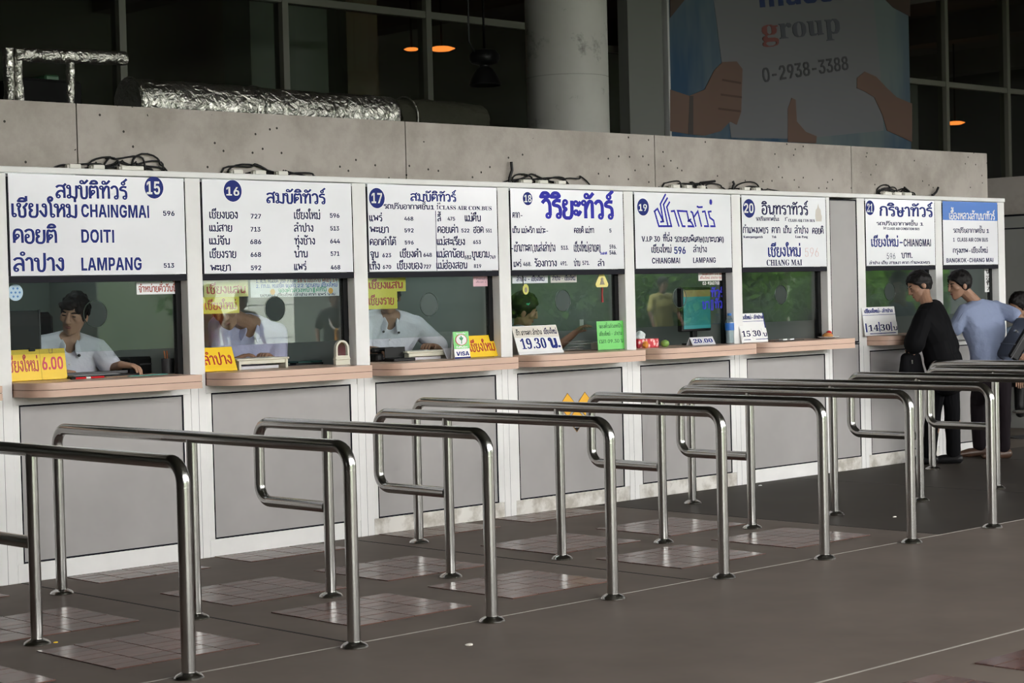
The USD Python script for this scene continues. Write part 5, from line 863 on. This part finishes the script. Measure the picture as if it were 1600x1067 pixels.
# ------------------------------------------------------------------ outside, seen only mirrored in the panes
og = thing('ground', 'asphalt yard outside the hall with a lawn strip', 'ground', kind='structure')
obj('asphalt', bx(-70, 110, -90, -11, -.25, -.05), C('asphalt', (.16, .16, .155), .9), og)
obj('lawn', bx(-10, 90, -32, -15.2, -.1, .05), C('lawn', (.13, .22, .045), .9, noise=(6, .3, .7), col2=(.07, .14, .03)), og)
cw2 = thing('wall_outside', 'pale concrete slab wall in the yard mirrored in window 16', 'wall', kind='structure')
for i in range(3):
    for j in range(4): obj('slab', bx(17.7+i*1.4, 17.7+i*1.4+1.38, -24.25, -24.1, j*.72, j*.72+.705), C('yard_concrete', (.80, .80, .79), .7, noise=(2, .3, .7), col2=(.68, .68, .67)), cw2)
obj('core', bx(17.7, 21.88, -24.4, -24.26, 0, 2.86), C('yard_core', (.2, .2, .2), .8), cw2)
leaf = usdkit.material(stage, '/World/Looks/leaves', {'o': ('geometry', {}), 'r': ('rgb_ramp', {'ramp': [(0, (.09, .2, .03)), (.5, (.22, .40, .07)), (1, (.42, .56, .14))]}), 'd': ('diffuse_bsdf', {}), 't': ('translucent_bsdf', {}), 'x': ('mix_closure', {'fac': .35})}, [('o.random_per_island', 'r.fac'), ('r.color', 'd.color'), ('r.color', 't.color'), ('d.BSDF', 'x.closure1'), ('t.BSDF', 'x.closure2')], surface='x.closure')
def foliage(n, c, s, size, seed):
    r = np.random.default_rng(seed); d = r.normal(size=(n, 3)); d /= np.linalg.norm(d, axis=1)[:, None]
    p = np.array(c)+d*np.array(s)*(r.random((n, 1))**.33)*(.75+.5*meshkit.fbm(d*2+seed, 3, seed)[:, None])
    a = r.normal(size=(n, 3)); a /= np.linalg.norm(a, axis=1)[:, None]; b = np.cross(a, r.normal(size=(n, 3))); b /= np.linalg.norm(b, axis=1)[:, None]
    L = size*(.6+.8*r.random((n, 1))); v = np.stack([p-a*L, p+b*L*.45, p+a*L, p-b*L*.45], 1).reshape(-1, 3); k = np.arange(n)*4
    return trimesh.Trimesh(v, np.vstack([np.c_[k, k+1, k+2], np.c_[k, k+2, k+3]]), process=False)
for i in range(7):
    x = 18.2+i*2.6; o = obj('hedge', foliage(2600, (x, -15.6-.5*(i % 2), 1.15), (1.22, .9, 1.2), .13, i), leaf)
    data(o, 'clipped green hedge on the lawn, '+('nearest to','second from','third from','fourth from','fifth from','sixth from','farthest from')[i]+' the slab wall', 'hedge', kind='stuff')
for i, (x, y, h) in enumerate(((14.6, -27, 5), (21.5, -29, 6), (33, -24, 6), (27, -30, 7), (8, -28, 6), (40, -26, 7))):
    t = thing('tree', ('shortest leafy tree beyond the lawn', 'middle-sized leafy tree behind the slab wall', 'leafy tree behind the far hedge end', 'tall leafy tree farthest back on the lawn', 'leafy tree nearest the parked red car', 'tall leafy tree at the far right of the lawn')[i], 'tree', (x, y, 0))
    obj('crown', foliage(6000, (0, 0, h*.62), (2.1, 2.1, h*.42), .12, 30+i), leaf, t, kind='stuff'); obj('trunk', tube([(0, 0, 0), (.05, 0, h*.3), (0, .05, h*.6)], [.16, .13, .08], 10), C('bark', (.1, .075, .05), .9), t)
def car(x, y, col, label, n):
    t = thing('car', label, 'car', (x, y, 0)); paint = mat('car_paint_'+n, col, .25, 0)
    body = Polygon([(-2.1, .28), (-2.15, .6), (-2.0, .82), (-1.1, .9), (-.55, 1.38), (.75, 1.4), (1.35, .95), (2.05, .85), (2.15, .55), (2.1, .28)]).buffer(.05)
    for wx in (-1.3, 1.3): body = body.difference(Point(wx, .3).buffer(.36))
    obj('body', extr(body, -.82, .82), paint, t, smooth=30)
    for yy in (-.83, .80): obj('side_window', extr(Polygon([(-.95, .92), (-.48, 1.3), (.68, 1.32), (1.12, .95)]), yy, yy+.03), dark, t)
    for wx in (-1.3, 1.3):
        for yy in (-.8, .62): obj('wheel', moved(lathe([(0, 0), (.2, 0), (.31, .03), (.31, .15), (.2, .18), (0, .18)], 24), (wx, yy+.18, .3), rx=90), dark, t)
car(36, -13.5, (.55, .03, .03), 'red saloon car parked beyond the hedge in the yard', 'red'); car(41, -13.8, (.7, .7, .7), 'white saloon car parked farther back than the red one', 'white')

def added_coach(x0, x1, y, col, label, n):  # buses added out of view to darken reflections in the booth panes
    t = thing('added_coach', label, 'bus', (x0, y, 0)); L = x1-x0; p = mat('coach_paint_'+n, col, .3)
    obj('body', bx(0, L, -2.4, 0, .35, 3.1, .08), p, t)
    for k in range(int(L/1.5)): obj('side_window', bx(.3+k*1.45, 1.6+k*1.45, 0, .015, 1.75, 2.6), dark, t)
    obj('waist_stripe', bx(0, L, 0, .01, 1.25, 1.4), darkgrey, t)
    for wx in (L*.2, L*.8):
        for yy in (-.02, -2.08): obj('wheel', moved(lathe([(0, 0), (.3, 0), (.46, .04), (.46, .26), (.3, .3), (0, .3)], 24), (wx, yy, .41), rx=90), dark, t)
added_coach(2.6, 9.25, -14.0, (.03, .035, .04), 'added dark bus, out of view in the yard left of the slab wall', 'dark')
added_coach(14.1, 16.7, -13.6, (.13, .14, .135), 'added short grey bus, out of view between the slab wall and the hedge', 'grey')
we = thing('wall_end_added', 'added unseen dark wall closing off daylight far to the right', 'wall', kind='structure')
obj('wall_slab', bx(26, 26.3, -11, 12, 0, 5.6), C('end_wall_paint', (.10, .10, .10), .7), we)  # added wall, keeps daylight away from the far right end

wb = thing('wall_boundary_added', 'added green-grey backdrop wall hiding the low sky beyond the yard', 'wall', kind='structure')
obj('wall_face', bx(-20, 95, -34.3, -34, -.1, 4.2), C('boundary_paint', (.16, .20, .13), .8, noise=(.7, .3, .7), col2=(.10, .14, .08)), wb)  # added backdrop, blocks bright sky gaps in the pane reflections
obj('coping', bx(-20, 95, -34.4, -33.9, 4.2, 4.32), C('coping_stone', (.3, .3, .28), .8), wb)
